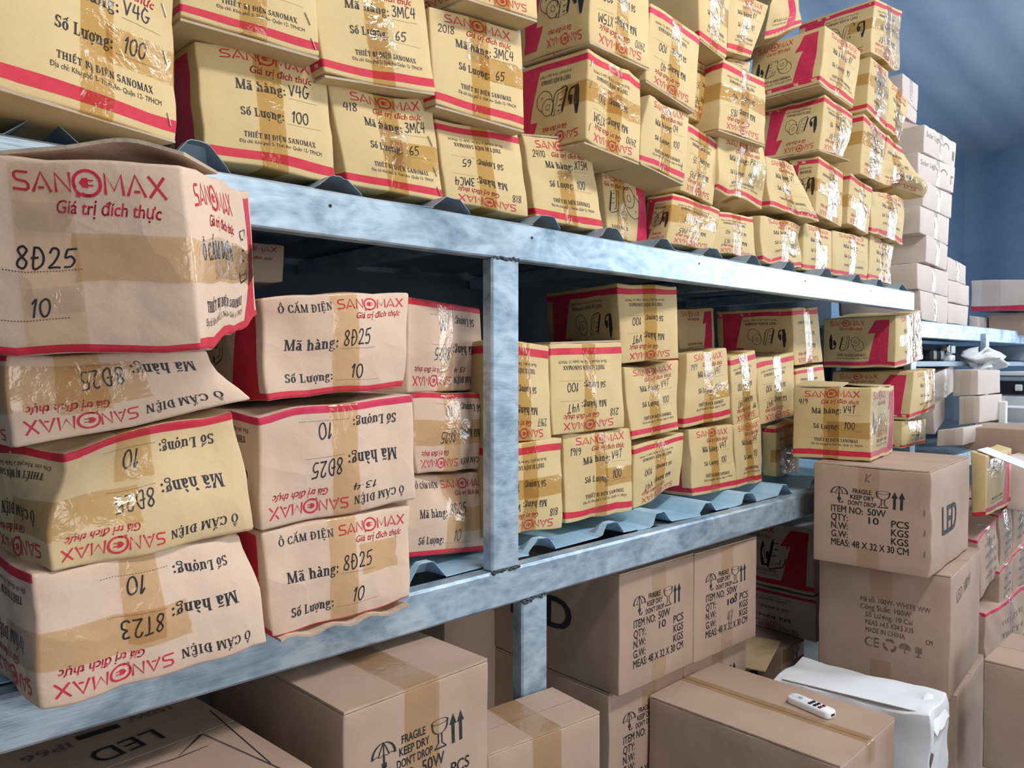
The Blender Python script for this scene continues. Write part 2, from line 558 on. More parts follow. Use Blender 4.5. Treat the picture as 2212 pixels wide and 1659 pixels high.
def logo():
    """the maker's word mark, with a plug in the ring"""
    w = .13
    polys, x = [], 0.0

    def add(strokes, adv, ww=w):
        nonlocal x
        for s in strokes:
            polys.extend([[(a + x, b) for a, b in p] for p in ribbon(s, ww)])
        x += adv
    add([[(.72, .94), (.22, .94), (.1, .84), (.1, .66), (.2, .52), (.6, .46), (.7, .34), (.7, .16), (.6, .06), (.0, .06)]], .9)
    add([[(.0, 0), (.4, 1), (.8, 0)], [(.24, .22), (.5, .22)]], .96)
    add([[(.06, 0), (.06, .97), (.7, .05), (.7, 1)]], .88)
    R, c = .6, .58
    rg = [(c + R * math.cos(math.radians(t)), .5 + R * math.sin(math.radians(t))) for t in range(-118, 208, 14)]
    add([rg], 0, .15)
    r2 = [(c - .1 + .5 * math.cos(math.radians(t)), .38 + .5 * math.sin(math.radians(t))) for t in range(170, 300, 14)]
    add([r2], 0, .12)
    polys.append([(a + x, b) for a, b in [(.22, .5), (.38, .72), (.62, .74), (.62, .26), (.38, .28)]])
    polys.append([(a + x, b) for a, b in _rect(.62, .86, .58, .66)])
    polys.append([(a + x, b) for a, b in _rect(.62, .86, .34, .42)])
    for k in range(3):
        polys.append([(a + x, b) for a, b in _line(.02, -.02 - .07 * k, .2, -.1 - .05 * k, .04)])
    x += 1.3
    add([[(.06, 0), (.1, 1), (.46, .22), (.82, 1), (.86, 0)]], 1.04)
    add([[(.0, 0), (.4, 1), (.8, 0)], [(.3, .22), (.56, .22)]], .96)
    add([[(.02, 1), (.76, 0)], [(.74, 1), (.02, 0)]], .8)
    return polys, x


_FC = {}


def sans(text, bold=0.0, shear=0.0):
    key = (text, bold, shear)
    if key in _FC:
        return _FC[key]
    cu = bpy.data.curves.new('txt', 'FONT')
    cu.body = text
    cu.size = 1.0
    cu.resolution_u = 3
    cu.shear = shear
    o = bpy.data.objects.new('txt', cu)
    COL.objects.link(o)
    dg = bpy.context.evaluated_depsgraph_get()
    me = o.evaluated_get(dg).to_mesh()
    V = [(v.co.x, v.co.y) for v in me.vertices]
    polys = [[V[i] for i in p.vertices] for p in me.polygons]
    o.evaluated_get(dg).to_mesh_clear()
    bpy.data.objects.remove(o)
    bpy.data.curves.remove(cu)
    if polys:
        A = np.array([q for p in polys for q in p])
        x0, x1 = A[:, 0].min(), A[:, 0].max()
        polys = [[((a - x0) / .73, b / .73) for a, b in p] for p in polys]
        if bold > .012:
            polys = [[(a + dx, b + dy) for a, b in p] for dx, dy in ((-bold, 0), (bold, 0), (0, bold * .6), (0, -bold * .6)) for p in polys]
        res = (polys, (x1 - x0) / .73)
    else:
        res = ([], 1.0)
    _FC[key] = res
    return res


def dots(n=26, r=.12):
    return [_rect(i - .28, i + .28, -.25, .25) for i in range(n)], float(n)


# ------------------------------------------------------------------ cartons
class Carton:
    """A carton given by its eight corners C[iu][iv][iw]: u along the front, v up, w into depth."""

    def __init__(s, C, seed, card, r=.0035, bulge=.004, crump=.0015, dents=(), step=.022):
        s.C = np.asarray(C, float)
        C = s.C
        s.W = np.linalg.norm(C[1] - C[0], axis=-1).mean()
        s.H = np.linalg.norm(C[:, 1] - C[:, 0], axis=-1).mean()
        s.D = np.linalg.norm(C[:, :, 1] - C[:, :, 0], axis=-1).mean()
        s.L = np.array([s.W, s.H, s.D])
        s.r, s.bulge, s.crump, s.dents = r, bulge, crump, dents
        ax = [(C[1] - C[0]).mean((0, 1)), (C[:, 1] - C[:, 0]).mean((0, 1)), (C[:, :, 1] - C[:, :, 0]).mean((0, 1))]
        s.nu = ax[0] / np.linalg.norm(ax[0])
        s.nv = ax[1] / np.linalg.norm(ax[1])
        s.nw = ax[2] / np.linalg.norm(ax[2])
        rg = np.random.RandomState(seed)
        s.waves = []
        for k in range(6):
            d = rg.normal(size=3)
            f = rg.normal(size=3)
            f = f / np.linalg.norm(f) * rg.uniform(14, 48)
            s.waves.append((d / np.linalg.norm(d), f, rg.uniform(0, 6.28)))
        s.rg = rg
        s.card = card
        s.V, s.F, s.mi, s.nv0 = [], [], [], 0
        s.mats = [card]
        s.parts = []
        s._body(step)

    def map(s, p, e=0.0):
        p = np.asarray(p, float)
        L, r = s.L, s.r
        q = np.clip(p, r, L - r)
        d = p - q
        n = np.linalg.norm(d, axis=1, keepdims=True)
        inner = n[:, 0] < 1e-9
        n[inner] = 1
        o = q + d / n * np.where(inner[:, None], 0, r + e)
        t = o / L
        u, v, w = t[:, 0:1], t[:, 1:2], t[:, 2:3]
        C = s.C
        X = 0
        for i, fu in ((0, 1 - u), (1, u)):
            for j, fv in ((0, 1 - v), (1, v)):
                for k, fw in ((0, 1 - w), (1, w)):
                    X = X + C[i, j, k] * fu * fv * fw
        u, v, w = np.clip(u, 0, 1), np.clip(v, 0, 1), np.clip(w, 0, 1)
        g = lambda a: 4 * a * (1 - a)
        X = X - s.nw * s.bulge * g(u) * g(v) * (1 - 2 * w) + s.nu * s.bulge * g(v) * g(w) * (2 * u - 1)
        if s.crump:
            for k, (dv, f, ph) in enumerate(s.waves):
                a = (o @ f)[:, None] + ph
                sh = np.sin(a) if k < 3 else (np.abs(np.sin(a)) * 2 - 1.2)
                X = X + dv * s.crump * sh
        for (du, dvv, dw, rad, vec) in s.dents:
            rr = (((u - du) * s.W) ** 2 + ((v - dvv) * s.H) ** 2 + ((w - dw) * s.D) ** 2) / rad ** 2
            X = X + np.exp(-rr) * (s.nu * vec[0] + s.nv * vec[1] + s.nw * vec[2])
        return X

    def on(s, face, P2, flip=False, e=.0005):
        """marks lie on the same facets as the body"""
        P = s.loc(face, P2, flip)
        ax = {'front': 2, 'back': 2, 'left': 0, 'right': 0, 'top': 1, 'bottom': 1}[face]
        b, c = [i for i in range(3) if i != ax]
        tot = 0
        cell = {}
        for k in (b, c):
            A = s.A[k]
            i = np.clip(np.searchsorted(A, P[:, k], 'right') - 1, 0, len(A) - 2)
            cell[k] = (A[i], A[i + 1], np.clip((P[:, k] - A[i]) / (A[i + 1] - A[i]), -.5, 1.5))
        fb, fc = cell[b][2], cell[c][2]
        up = fb >= fc
        wts = {(0, 0): 1 - np.maximum(fb, fc), (1, 0): np.where(up, fb - fc, 0), (0, 1): np.where(up, 0, fc - fb), (1, 1): np.minimum(fb, fc)}
        for (ib, ic), wgt in wts.items():
            Q = P.copy()
            Q[:, b] = cell[b][ib]
            Q[:, c] = cell[c][ic]
            tot = tot + s.map(Q, e) * wgt[:, None]
        return tot

    def flines(s, face, u0, u1, v0, v1, flip=False):
        lx, ly = s.dims(face)
        kx, ky = {'front': (0, 1), 'back': (0, 1), 'left': (2, 1), 'right': (2, 1), 'top': (0, 2), 'bottom': (0, 2)}[face]
        out = []
        for k, a, b, L in ((kx, u0, u1, lx), (ky, v0, v1, ly)):
            ln = s.A[k]
            rev = (face == 'left' and k == kx) or (face == 'bottom' and k == ky)
            if rev != flip:
                ln = L - ln[::-1]
            o = [a * L] + [x for x in ln if a * L + 1e-4 < x < b * L - 1e-4] + [b * L]
            out.append(o)
        return out

    def _lines(s, L, step):
        r = s.r
        n = max(2, int(round((L - 2 * r) / step)))
        return np.concatenate([[0, r * .5], np.linspace(r, L - r, n + 1), [L - r * .5, L]])

    def _body(s, step):
        A = [s._lines(l, st) for l, st in zip(s.L, (step, step, step * 1.4))]
        s.A = A
        n = [len(a) for a in A]
        idx, pts, F = {}, [], []

        def vid(t):
            if t not in idx:
                idx[t] = len(pts)
                pts.append((A[0][t[0]], A[1][t[1]], A[2][t[2]]))
            return idx[t]
        for ax in range(3):
            b, c = (ax + 1) % 3, (ax + 2) % 3
            for side in (0, n[ax] - 1):
                for i in range(n[b] - 1):
                    for j in range(n[c] - 1):
                        q = []
                        for (x, y) in ((i, j), (i + 1, j), (i + 1, j + 1), (i, j + 1)):
                            t = [0, 0, 0]
                            t[ax], t[b], t[c] = side, x, y
                            q.append(vid(tuple(t)))
                        F += [(q[0], q[1], q[2]), (q[0], q[2], q[3])] if side else [(q[2], q[1], q[0]), (q[3], q[2], q[0])]
        s.V.append(s.map(pts))
        s.nv0 = len(pts)
        s.F = F
        s.mi = [0] * len(F)

    # -- face frames: 2D metres as seen from outside -> box metres
    def dims(s, face):
        return {'front': (s.W, s.H), 'back': (s.W, s.H), 'left': (s.D, s.H), 'right': (s.D, s.H), 'top': (s.W, s.D), 'bottom': (s.W, s.D)}[face]

    def loc(s, face, P, flip):
        P = np.asarray(P, float)
        x, y = P[:, 0], P[:, 1]
        lx, ly = s.dims(face)
        if flip:
            x, y = lx - x, ly - y
        z = np.zeros_like(x)
        if face == 'front':
            return np.stack([x, y, z], 1)
        if face == 'left':
            return np.stack([z, y, s.D - x], 1)
        if face == 'right':
            return np.stack([z + s.W, y, x], 1)
        if face == 'top':
            return np.stack([x, z + s.H, y], 1)
        if face == 'bottom':
            return np.stack([x, z, s.D - y], 1)

    def matid(s, m):
        if m not in s.mats:
            s.mats.append(m)
        return s.mats.index(m)

    def ink(s, face, polys, m, flip=False, e=.0005):
        if not polys:
            return
        k = s.matid(M[m])
        P = [q for p in polys for q in p]
        X = s.on(face, P, flip, e)
        b = s.nv0
        s.V.append(X)
        for p in polys:
            s.F.append(tuple(range(b, b + len(p))))
            s.mi.append(k)
            b += len(p)
        s.nv0 = b

    def put(s, face, shape, u0, u1, v, h, m='black', flip=False, rot=0.0, e=.0005):
        """letters from u0 to u1 with the base line at v, cap height h (fractions of the face)"""
        polys, adv = shape
        lx, ly = s.dims(face)
        sx, sy = (u1 - u0) * lx / adv, h * ly
        cr, sr = math.cos(rot), math.sin(rot)
        out = []
        for p in polys:
            q = []
            for a, b in p:
                x, y = a * sx, b * sy
                q.append((u0 * lx + x * cr - y * sr, v * ly + x * sr + y * cr))
            out.append(q)
        s.ink(face, out, m, flip, e)

    def poly(s, face, pts, m, flip=False, e=.0003):
        lx, ly = s.dims(face)
        s.ink(face, [[(a * lx, b * ly) for a, b in pts]], m, flip, e)

    def band(s, face, u0, u1, v0, v1, m='red', flip=False, e=.0004, n=10, top=None):
        """a filled strip; TOP gives (u0, u1) of its upper side when it is slanted"""
        lx, ly = s.dims(face)
        g = []
        if top is None:
            X, Y = s.flines(face, u0, u1, v0, v1, flip)
            for j in range(len(Y) - 1):
                for i in range(len(X) - 1):
                    g.append([(X[i], Y[j]), (X[i + 1], Y[j]), (X[i + 1], Y[j + 1]), (X[i], Y[j + 1])])
        else:
            t0, t1 = top
            ny = max(2, int((v1 - v0) * ly / .011))
            n = max(2, int((u1 - u0) * lx / .011))
            for j in range(ny):
                for i in range(n):
                    q = []
                    for a, b in ((i, j), (i + 1, j), (i + 1, j + 1), (i, j + 1)):
                        tv = b / ny
                        a0, a1 = u0 + (t0 - u0) * tv, u1 + (t1 - u1) * tv
                        q.append(((a0 + (a1 - a0) * a / n) * lx, (v0 + (v1 - v0) * tv) * ly))
                    g.append(q)
        s.ink(face, g, m, flip, e)

    def tape(s, pieces, m='tape', name='packing_tape', e=.001):
        """pieces: (face, u0, u1, v0, v1) in fractions; one child mesh"""
        V, F, b = [], [], 0
        for (face, u0, u1, v0, v1) in pieces:
            lx, ly = s.dims(face)
            X, Y = s.flines(face, u0, u1, v0, v1)
            tall = (v1 - v0) * ly > (u1 - u0) * lx
            if tall:
                X = sorted(X + [X[0] + (X[-1] - X[0]) * q for q in (.2, .4, .6, .8)])
            else:
                Y = sorted(Y + [Y[0] + (Y[-1] - Y[0]) * q for q in (.2, .4, .6, .8)])
            nx, ny = len(X) - 1, len(Y) - 1
            rag = s.rg.uniform(-.0025, .0025, 60)
            P = []
            for j, y in enumerate(Y):
                for i, x in enumerate(X):
                    dx = dy = 0
                    if tall and j in (0, ny) and .02 < (v0, v1)[j == ny] < .98:
                        dy = rag[i % 60]
                    if not tall and i in (0, nx) and .02 < (u0, u1)[i == nx] < .98:
                        dx = rag[j % 60]
                    P.append((x + dx, y + dy))
            V.append(s.on(face, P, False, e))
            for j in range(ny):
                for i in range(nx):
                    a = b + j * (nx + 1) + i
                    F.append((a, a + 1, a + nx + 2, a + nx + 1))
            b += len(P)
        s.parts.append((name, np.concatenate(V), F, [M[m]], None, True, None))

    def slab(s, name, a0, a1, c0, c1, b0, b1, m=None, lift=None, label=None, nx=8, ny=5):
        """a card flap lying in box metres (a across, c into depth, b0..b1 thick)"""
        V, F = [], []
        for t, b in ((0, b0), (1, b1)):
            P = []
            for j in range(ny + 1):
                for i in range(nx + 1):
                    P.append((a0 + (a1 - a0) * i / nx, b, c0 + (c1 - c0) * j / ny))
            X = s.lin(P)
            if lift is not None:
                for k, (a, bb, c) in enumerate(P):
                    X[k] = X[k] + np.asarray(lift((a - a0) / (a1 - a0), (c - c0) / (c1 - c0)))
            V.append(X)
        N = (nx + 1) * (ny + 1)
        for j in range(ny):
            for i in range(nx):
                a = j * (nx + 1) + i
                F.append((a, a + nx + 1, a + nx + 2, a + 1))
                F.append((N + a, N + a + 1, N + a + nx + 2, N + a + nx + 1))
        nt = len(F)
        for i in range(nx):
            F.append((i, i + 1, N + i + 1, N + i))
            k = ny * (nx + 1) + i
            F.append((k + 1, k, N + k, N + k + 1))
        for j in range(ny):
            k = j * (nx + 1)
            F.append((k + nx + 1, k, N + k, N + k + nx + 1))
            k += nx
            F.append((k, k + nx + 1, N + k + nx + 1, N + k))
        mi = [0] * nt + [1] * (len(F) - nt)
        s.parts.append((name, np.concatenate(V), F, [m or s.card, M['edge']], mi, False, label))

    def lin(s, P):
        """trilinear place, also outside the box, with the same waves"""
        P = np.asarray(P, float)
        t = P / s.L
        X = 0
        for i in (0, 1):
            for j in (0, 1):
                for k in (0, 1):
                    X = X + s.C[i, j, k] * (t[:, 0:1] if i else 1 - t[:, 0:1]) * (t[:, 1:2] if j else 1 - t[:, 1:2]) * (t[:, 2:3] if k else 1 - t[:, 2:3])
        return X

    def flaps(s, where='top', th=.004, gap=.003):
        e = .0012
        b0, b1 = (s.H + e, s.H + e + th) if where == 'top' else (-e - th, -e)
        h = s.D / 2 - gap / 2
        s.slab('closing_flap', .001, s.W - .001, .0005, h, b0, b1)
        s.slab('closing_flap', .001, s.W - .001, s.D - h, s.D - .0005, b0, b1)

    def staples(s, face, spots):
        for (u, v, rot) in spots:
            lx, ly = s.dims(face)
            c, q = math.cos(rot), math.sin(rot)
            V, F = [], []
            for k, (a, b, e) in enumerate([(-.009, -.0008, .0006), (.009, -.0008, .0006), (.009, .0008, .0006), (-.009, .0008, .0006),
                                           (-.008, -.0006, .0022), (.008, -.0006, .0022), (.008, .0006, .0022), (-.008, .0006, .0022)]):
                V.append(s.on(face, [(u * lx + a * c - b * q, v * ly + a * q + b * c)], False, e)[0])
            F = [(4, 5, 6, 7), (0, 1, 5, 4), (1, 2, 6, 5), (2, 3, 7, 6), (3, 0, 4, 7)]
            s.parts.append(('staple', np.array(V), F, [M['staple']], None, False, None))

    def done(s, label, cat='box', group=None, name='cardboard_box'):
        V = np.concatenate(s.V)
        base = s.C[:, 0].reshape(-1, 3).mean(0)
        root = empty(name, base, label, cat, group)
        b = mesh_obj('carton_body', V, s.F, s.mats, s.mi, root, True, base)
        for (n, PV, PF, mm, mi, sm, lb) in s.parts:
            o = mesh_obj(n, PV, PF, mm, mi, root, sm, base)
            if lb:
                o['label'] = lb
        return root


# ------------------------------------------------------------------ what is printed on the cartons
def address():
    P, a = sans('D\u1ecba ch\u1ec9: Khu ph\u1ed1 3- Th\u1edbi An- Qu\u1eadn 12- TPHCM', .004)
    return P + [_rect(-.12, .32, .46, .56)], a


def icon_strip(s, face, x, y, k, flip, m='black'):
    """a socket strip, standing, and its plug blade"""
    lx, ly = s.dims(face)

    def tr(P):
        return [((x * lx + a * k), (y * ly + b * k)) for a, b in P]
    P = []
    P += ribbon([(0, 0), (.42, .1), (.58, .86), (.2, .8)], .03, True)
    P += ribbon([(0, 0), (.1, -.12), (.5, .0), (.58, .12), (.7, .84), (.58, .86)], .035)
    P.append([(.0, .0), (.06, -.1), (.26, .72), (.2, .8)])
    P += ribbon([(.2, .3), (.34, .34)], .03) + ribbon([(.25, .5), (.38, .54)], .03) + ribbon([(.3, .7), (.42, .72)], .03)
    s.ink(face, [tr(p) for p in P], m, flip)


def icon_blade(s, face, x, y, k, flip, m='black'):
    lx, ly = s.dims(face)
    P = [[(0, .0), (.12, .02), (.16, .5), (.1, .98), (.02, 1.0), (-.06, .6), (-.04, .2)]]
    P += ribbon(_sm([(.1, .05), (.3, .12), (.36, .4), (.26, .55), (.24, .38)]), .07)
    P.append([(.2, .3), (.34, .3), (.32, .62), (.22, .6)])
    s.ink(face, [[(x * lx + a * k, y * ly + b * k) for a, b in p] for p in P], m, flip)


def icon_lamp(s, face, x, y, k, flip, m='black'):
    lx, ly = s.dims(face)
    P = ribbon([(.3 + .3 * math.cos(t), .62 + .34 * math.sin(t)) for t in np.arange(0, 6.28, .4)], .025, True)
    P += ribbon(_sm([(.02, .5), (.2, .1), (.55, -.06), (.85, .12), (.86, .5), (.6, .74)]), .025)
    P += ribbon([(.3 + .1 * math.cos(t), .6 + .12 * math.sin(t)) for t in np.arange(0, 6.28, .8)], .02, True)
    P.append([(.62 + .03 * math.cos(t), .2 + .03 * math.sin(t)) for t in np.arange(0, 6.2, 1)])
    s.ink(face, [[(x * lx + a * k, y * ly + b * k) for a, b in p] for p in P], m, flip)


def small_front(s, face='front', code='', qty='', date='', flip=False, fade=False, far=False, red='red'):
    p = lambda sh, u0, u1, v, h, m='black', rot=0: s.put(face, sh, u0, u1, v, h, m, flip, rot)
    s.band(face, .0, 1., .052, .125, red, flip)
    p(logo(), .16, .86, .875, .085, 'red')
    p(sans('Gi\u00e1 tr\u1ecb \u0111\u00edch th\u1ef1c', .018, .28), .37, .86, .785, .06, 'red')
    p(serif('M\u00e3 h\u00e0ng:'), .25, .63, .645, .08)
    p(serif('S\u1ed1 L\u01b0\u1ee3ng:'), .27, .6, .425, .07)
    p(dots(24), .65, .9, .63, .006)
    p(dots(26), .62, .9, .41, .006)
    p(serif('THI\u1ebeT B\u1eca \u0110I\u1ec6N SANOMAX'), .28, .84, .245, .045)
    if not far:
        p(address(), .25, .89, .19, .032)
    if code:
        w = hand(code)
        p(w, .65, .65 + min(.28, .085 * w[1]), .655, .1, 'pen', .05)
    if qty:
        w = hand(qty)
        p(w, .66, .66 + min(.24, .085 * w[1]), .43, .095, 'pen', .04)
    if date:
        w = hand(date)
        p(w, .08, .08 + min(.2, .075 * w[1]), .76, .08, 'pen', .03)


def small_side(s, face='left', flip=False, one=.78, red='magenta', icons=True):
    """the long side: word mark, three drawings and the big numeral"""
    p = lambda sh, u0, u1, v, h, m='black', rot=0: s.put(face, sh, u0, u1, v, h, m, flip, rot)
    s.band(face, 0, 1, .052, .125, red, flip)
    p(logo(), .1, .58, .85, .095, 'red')
    p(sans('Gi\u00e1 tr\u1ecb \u0111\u00edch th\u1ef1c', .018, .28), .24, .56, .76, .06, 'red')
    p(serif('THI\u1ebeT B\u1eca \u0110I\u1ec6N SANOMAX'), .2, .6, .235, .045)
    p(address(), .2, .62, .18, .03)
    # the numeral: a slanted stem with a flag
    s.band(face, one - .15, one + .12, .12, .93, red, flip, e=.0006, top=(one + .0, one + .14))
    s.band(face, one - .15, one + .05, .68, .93, red, flip, e=.0007, top=(one - .05, one + .06))
    if icons:
        icon_blade(s, face, .1, .36, s.H * .32, flip)
        icon_strip(s, face, .23, .38, s.H * .3, flip)
        icon_lamp(s, face, .4, .36, s.H * .28, flip)


def socket_front(s, face='front', code='8D25', qty='10', flip=False, date='', red='red', band=.07, cut=0.0):
    def p(sh, u0, u1, v, h, m='black', rot=0):
        v2 = (v - cut) / (1 - cut)
        if v2 > -.01:
            s.put(face, sh, u0, u1, v2, h / (1 - cut), m, flip, rot)
    if not cut and band:
        s.band(face, 0, 1, 0.0, band, red, flip)
    p(serif('\u1ed4 C\u1eaeM \u0110I\u1ec6N'), .09, .44, .835, .075)
    p(logo(), .47, .95, .83, .1, 'red')
    p(sans('Gi\u00e1 tr\u1ecb \u0111\u00edch th\u1ef1c', .02, .28), .6, .93, .73, .065, 'red')
    p(serif('M\u00e3 h\u00e0ng:'), .13, .47, .47, .105)
    p(serif('S\u1ed1 L\u01b0\u1ee3ng:'), .13, .43, .15, .09)
    p(dots(24), .49, .74, .455, .007)
    p(dots(24), .45, .76, .14, .007)
    w = hand(code, .1)
    p(w, .5, .5 + min(.26, .075 * w[1]), .48, .14, 'pen', .04)
    w = hand(qty, .1)
    p(w, .55, .55 + min(.2, .085 * w[1]), .16, .14, 'pen', .0)
    if date:
        p(hand(date), .28, .44, .72, .06, 'pen')


def socket_side(s, face='left', flip=False, red='red'):
    p = lambda sh, u0, u1, v, h, m='black', rot=0: s.put(face, sh, u0, u1, v, h, m, flip, rot)
    s.band(face, 0, 1, 0.0, .07, red, flip)
    p(logo(), .08, .48, .8, .12, 'red')
    p(sans('Gi\u00e1 tr\u1ecb \u0111\u00edch th\u1ef1c', .02, .28), .2, .46, .68, .07, 'red')
    p(serif('\u1ed4 C\u1eaeM \u0110I\u1ec6N'), .1, .42, .5, .1)
    p(serif('THI\u1ebeT B\u1eca \u0110I\u1ec6N SANOMAX'), .1, .56, .2, .06)
    p(address(), .08, .58, .13, .04)
    s.band(face, .66, .94, .07, .95, red, flip, top=(.8, .94))
    icon_strip(s, face, .5, .4, s.H * .4, flip)


def fragile(s, face, x, y, w, h, m='black', flip=False):
    """umbrella, three lines of text, glass and two arrows in the box x..x+w, y..y+h (fractions)"""
    lx, ly = s.dims(face)
    X, Y, WW, HH = x * lx, y * ly, w * lx, h * ly

    def dr(P):
        s.ink(face, [[(X + a * WW, Y + b * HH) for a, b in p] for p in P], m, flip)
    P = []
    arc = [(.115 + .115 * math.cos(t), .56 + .42 * math.sin(t)) for t in np.linspace(0, math.pi, 13)]
    P += ribbon(arc, .022)
    P += ribbon([(0, .56), (.04, .62), (.077, .56), (.115, .62), (.153, .56), (.19, .62), (.23, .56)], .02)
    for q in (.06, .115, .17):
        P += ribbon([(q, .58), (.115 + (q - .115) * .5, .8), (.115, .98)], .012)
    P += ribbon(_sm([(.115, .58), (.115, .2), (.12, .06), (.15, .04), (.165, .14)]), .02)
    P.append(_rect(.09, .14, .2, .36))
    dr(P)
    u = lambda a: x + a * w
    for i, (t, a, b) in enumerate((('FRAGILE', .3, .55), ('KEEP DRY', .27, .59), ("DON'T DROP", .24, .62))):
        s.put(face, sans(t, .03), u(a), u(b), y + h * (.7 - .36 * i), h * .27, m, flip)
    P = ribbon([(.71 + .09 * math.cos(t), .9 + .09 * math.sin(t)) for t in np.arange(0, 6.28, .5)], .016, True)
    P += ribbon(_sm([(.62, .9), (.64, .62), (.71, .5), (.78, .62), (.8, .9)]), .018)
    P += ribbon([(.69, .5), (.69, .2), (.65, .06)], .014) + ribbon([(.73, .5), (.73, .2), (.77, .06)], .014)
    P += ribbon([(.64, .04), (.78, .04)], .05)
    dr(P)
    P = []
    for q in (.86, .95):
        P += [_rect(q - .018, q + .018, .0, .66), [(q - .042, .64), (q + .042, .64), (q, 1.0)]]
    dr(P)


def led_front(s, face='front', qty='10', extra=None, flip=False, m='black'):
    fragile(s, face, .17, .62, .64, .17, m, flip)
    t = lambda tx, u0, u1, v, mm=m: s.put(face, sans(tx, .022), u0, u1, v, .07, mm, flip)
    t('ITEM NO:', .17, .45, .53)
    t('50W', .49, .65, .535)
    t('QTY:', .17, .32, .445)
    if qty:
        t(qty, .5, .59, .45)
    t('PCS', .7, .84, .445)
    t('N.W:', .17, .32, .36)
    t('KGS', .7, .84, .36)
    t('G.W:', .17, .32, .275)
    t('KGS', .7, .84, .275)
    t('MEAS: 48 X 32 X 30 CM', .17, .84, .19)


def vtape(s, u=.5, w=.05, v0=0, v1=1, top=.22, bottom=.16, m='tape'):
    a, b = u - w / 2 / s.W, u + w / 2 / s.W
    pc = [('front', a, b, v0, v1)]
    if top and v1 >= 1:
        pc.append(('top', a, b, 0, top))
    if bottom and v0 <= 0:
        pc.append(('bottom', a, b, 1 - bottom, 1))
    s.tape(pc, m)


def htape(s, v=.42, w=.05, u0=.6, right=.25, left=0, u1=1.0, m='tape'):
    a, b = v - w / 2 / s.H, v + w / 2 / s.H
    pc = [('front', u0, u1, a, b)]
    if right and u1 >= 1:
        pc.append(('right', 0, right, a, b))
    if left and u0 <= 0:
        pc.append(('left', 1 - left, 1, a, b))
    s.tape(pc, m)


# ------------------------------------------------------------------ where a carton stands
def quad(TL, TR, BR, BL, y, D=.33, ax='y', lk=None, rk=None, ddir=None, zmin=None):
    """the visible front of a carton seen at four picture points, on the upright plane ax = y (one value or one per corner), and its depth"""
    ys = y if hasattr(y, '__len__') else (y,) * 4
    if len(ys) == 2:
        ys = (ys[0], ys[1], ys[1], ys[0])
    a = [at(p, ax, v) for p, v in zip((TL, TR, BR, BL), ys)]
    e = (a[1] - a[0] + a[2] - a[3])
    d = np.array([-e[1], e[0], 0.0]) if ddir is None else np.array([*ddir, 0.0])
    d /= np.linalg.norm(d)
    for px, c in ((lk, a[0]), (rk, a[1])):
        if px is not None:
            lo, hi = .02, 1.2
            up = proj(c + d * hi)[0] > proj(c)[0]
            for _ in range(40):
                m = (lo + hi) / 2
                if (proj(c + d * m)[0] < px) == up:
                    lo = m
                else:
                    hi = m
            D = lo
    C = np.zeros((2, 2, 2, 3))
    C[0, 1, 0], C[1, 1, 0], C[1, 0, 0], C[0, 0, 0] = a
    C[:, :, 1] = C[:, :, 0] + d * D
    if zmin:
        C[:, 0, :, 2] = np.maximum(C[:, 0, :, 2], zmin)
    return C


def placed(x, y, z, yaw, W, H, D):
    C = np.zeros((2, 2, 2, 3))
    c, s = math.cos(math.radians(yaw)), math.sin(math.radians(yaw))
    for i in (0, 1):
        for j in (0, 1):
            for k in (0, 1):
                C[i, j, k] = (x + c * i * W - s * k * D, y + s * i * W + c * k * D, z + j * H)
    return C


SEED = [100]


def carton(C, card, **k):
    SEED[0] += 7
    return Carton(C, SEED[0], M[card], **k)


# ------------------------------------------------------------------ room
def grid_sheet(name, P00, P10, P11, P01, nx, ny, m, fn=None):
    V, F = [], []
    P00, P10, P11, P01 = [np.array(p, float) for p in (P00, P10, P11, P01)]
    for j in range(ny + 1):
        for i in range(nx + 1):
            a, b = i / nx, j / ny
            v = P00 * (1 - a) * (1 - b) + P10 * a * (1 - b) + P11 * a * b + P01 * (1 - a) * b
            if fn is not None:
                v = v + np.array(fn(a, b))
            V.append(v)
    for j in range(ny):
        for i in range(nx):
            k = j * (nx + 1) + i
            F.append((k, k + 1, k + nx + 2, k + nx + 1))
    o = mesh_obj(name, V, F, [m])
    o['kind'] = 'structure'
    return o


M['floor'] = card_mat('worn_concrete', (0.2, 0.2, 0.2), (0.3, 0.3, 0.29), 0.8, 0.2)
M['roof'] = steel_mat('blue_grey_roof_lining', (0.38, 0.47, 0.58), (0.45, 0.54, 0.65), 0.6, 0.05, 1.2)
M['wall'] = steel_mat('blue_wall_sheet', (0.19, 0.31, 0.46), (0.25, 0.37, 0.53), 0.6, 0.05, 1.5)
grid_sheet('floor', (-3, -4, 0), (11, -4, 0), (11, 1.6, 0), (-3, 1.6, 0), 2, 2, M['floor'])
grid_sheet('wall_back', (-3, 1.6, 0), (11, 1.6, 0), (11, 1.6, 4.2), (-3, 1.6, 4.2), 2, 2, M['wall'])
M['rear'] = steel_mat('bay_shade_tone', (0.035, 0.05, 0.07), (0.05, 0.07, 0.095), 0.7, 0.05, 2)  # near-black colour stands for the shade deep inside the bays
grid_sheet('bay_shade_sheet', (-3, .83, 0), (4.4, .83, 0), (4.4, .83, 1.95), (-3, .83, 1.95), 2, 2, M['rear'])  # added sheet closing the bays so they read as shade
grid_sheet('bay_shade_sheet', (4.4, .83, 0), (6.6, .83, 0), (6.6, .83, 1.57), (4.4, .83, 1.57), 2, 2, M['rear'])  # same added shade sheet, behind the second rack
grid_sheet('wall_end', (9.4, 1.6, 0), (9.4, -4, 0), (9.4, -4, 3.75), (9.4, 1.6, 3.75), 90, 1, M['wall'],
           lambda a, b: (.02 * math.sin(a * 90 * .7), 0, 0))
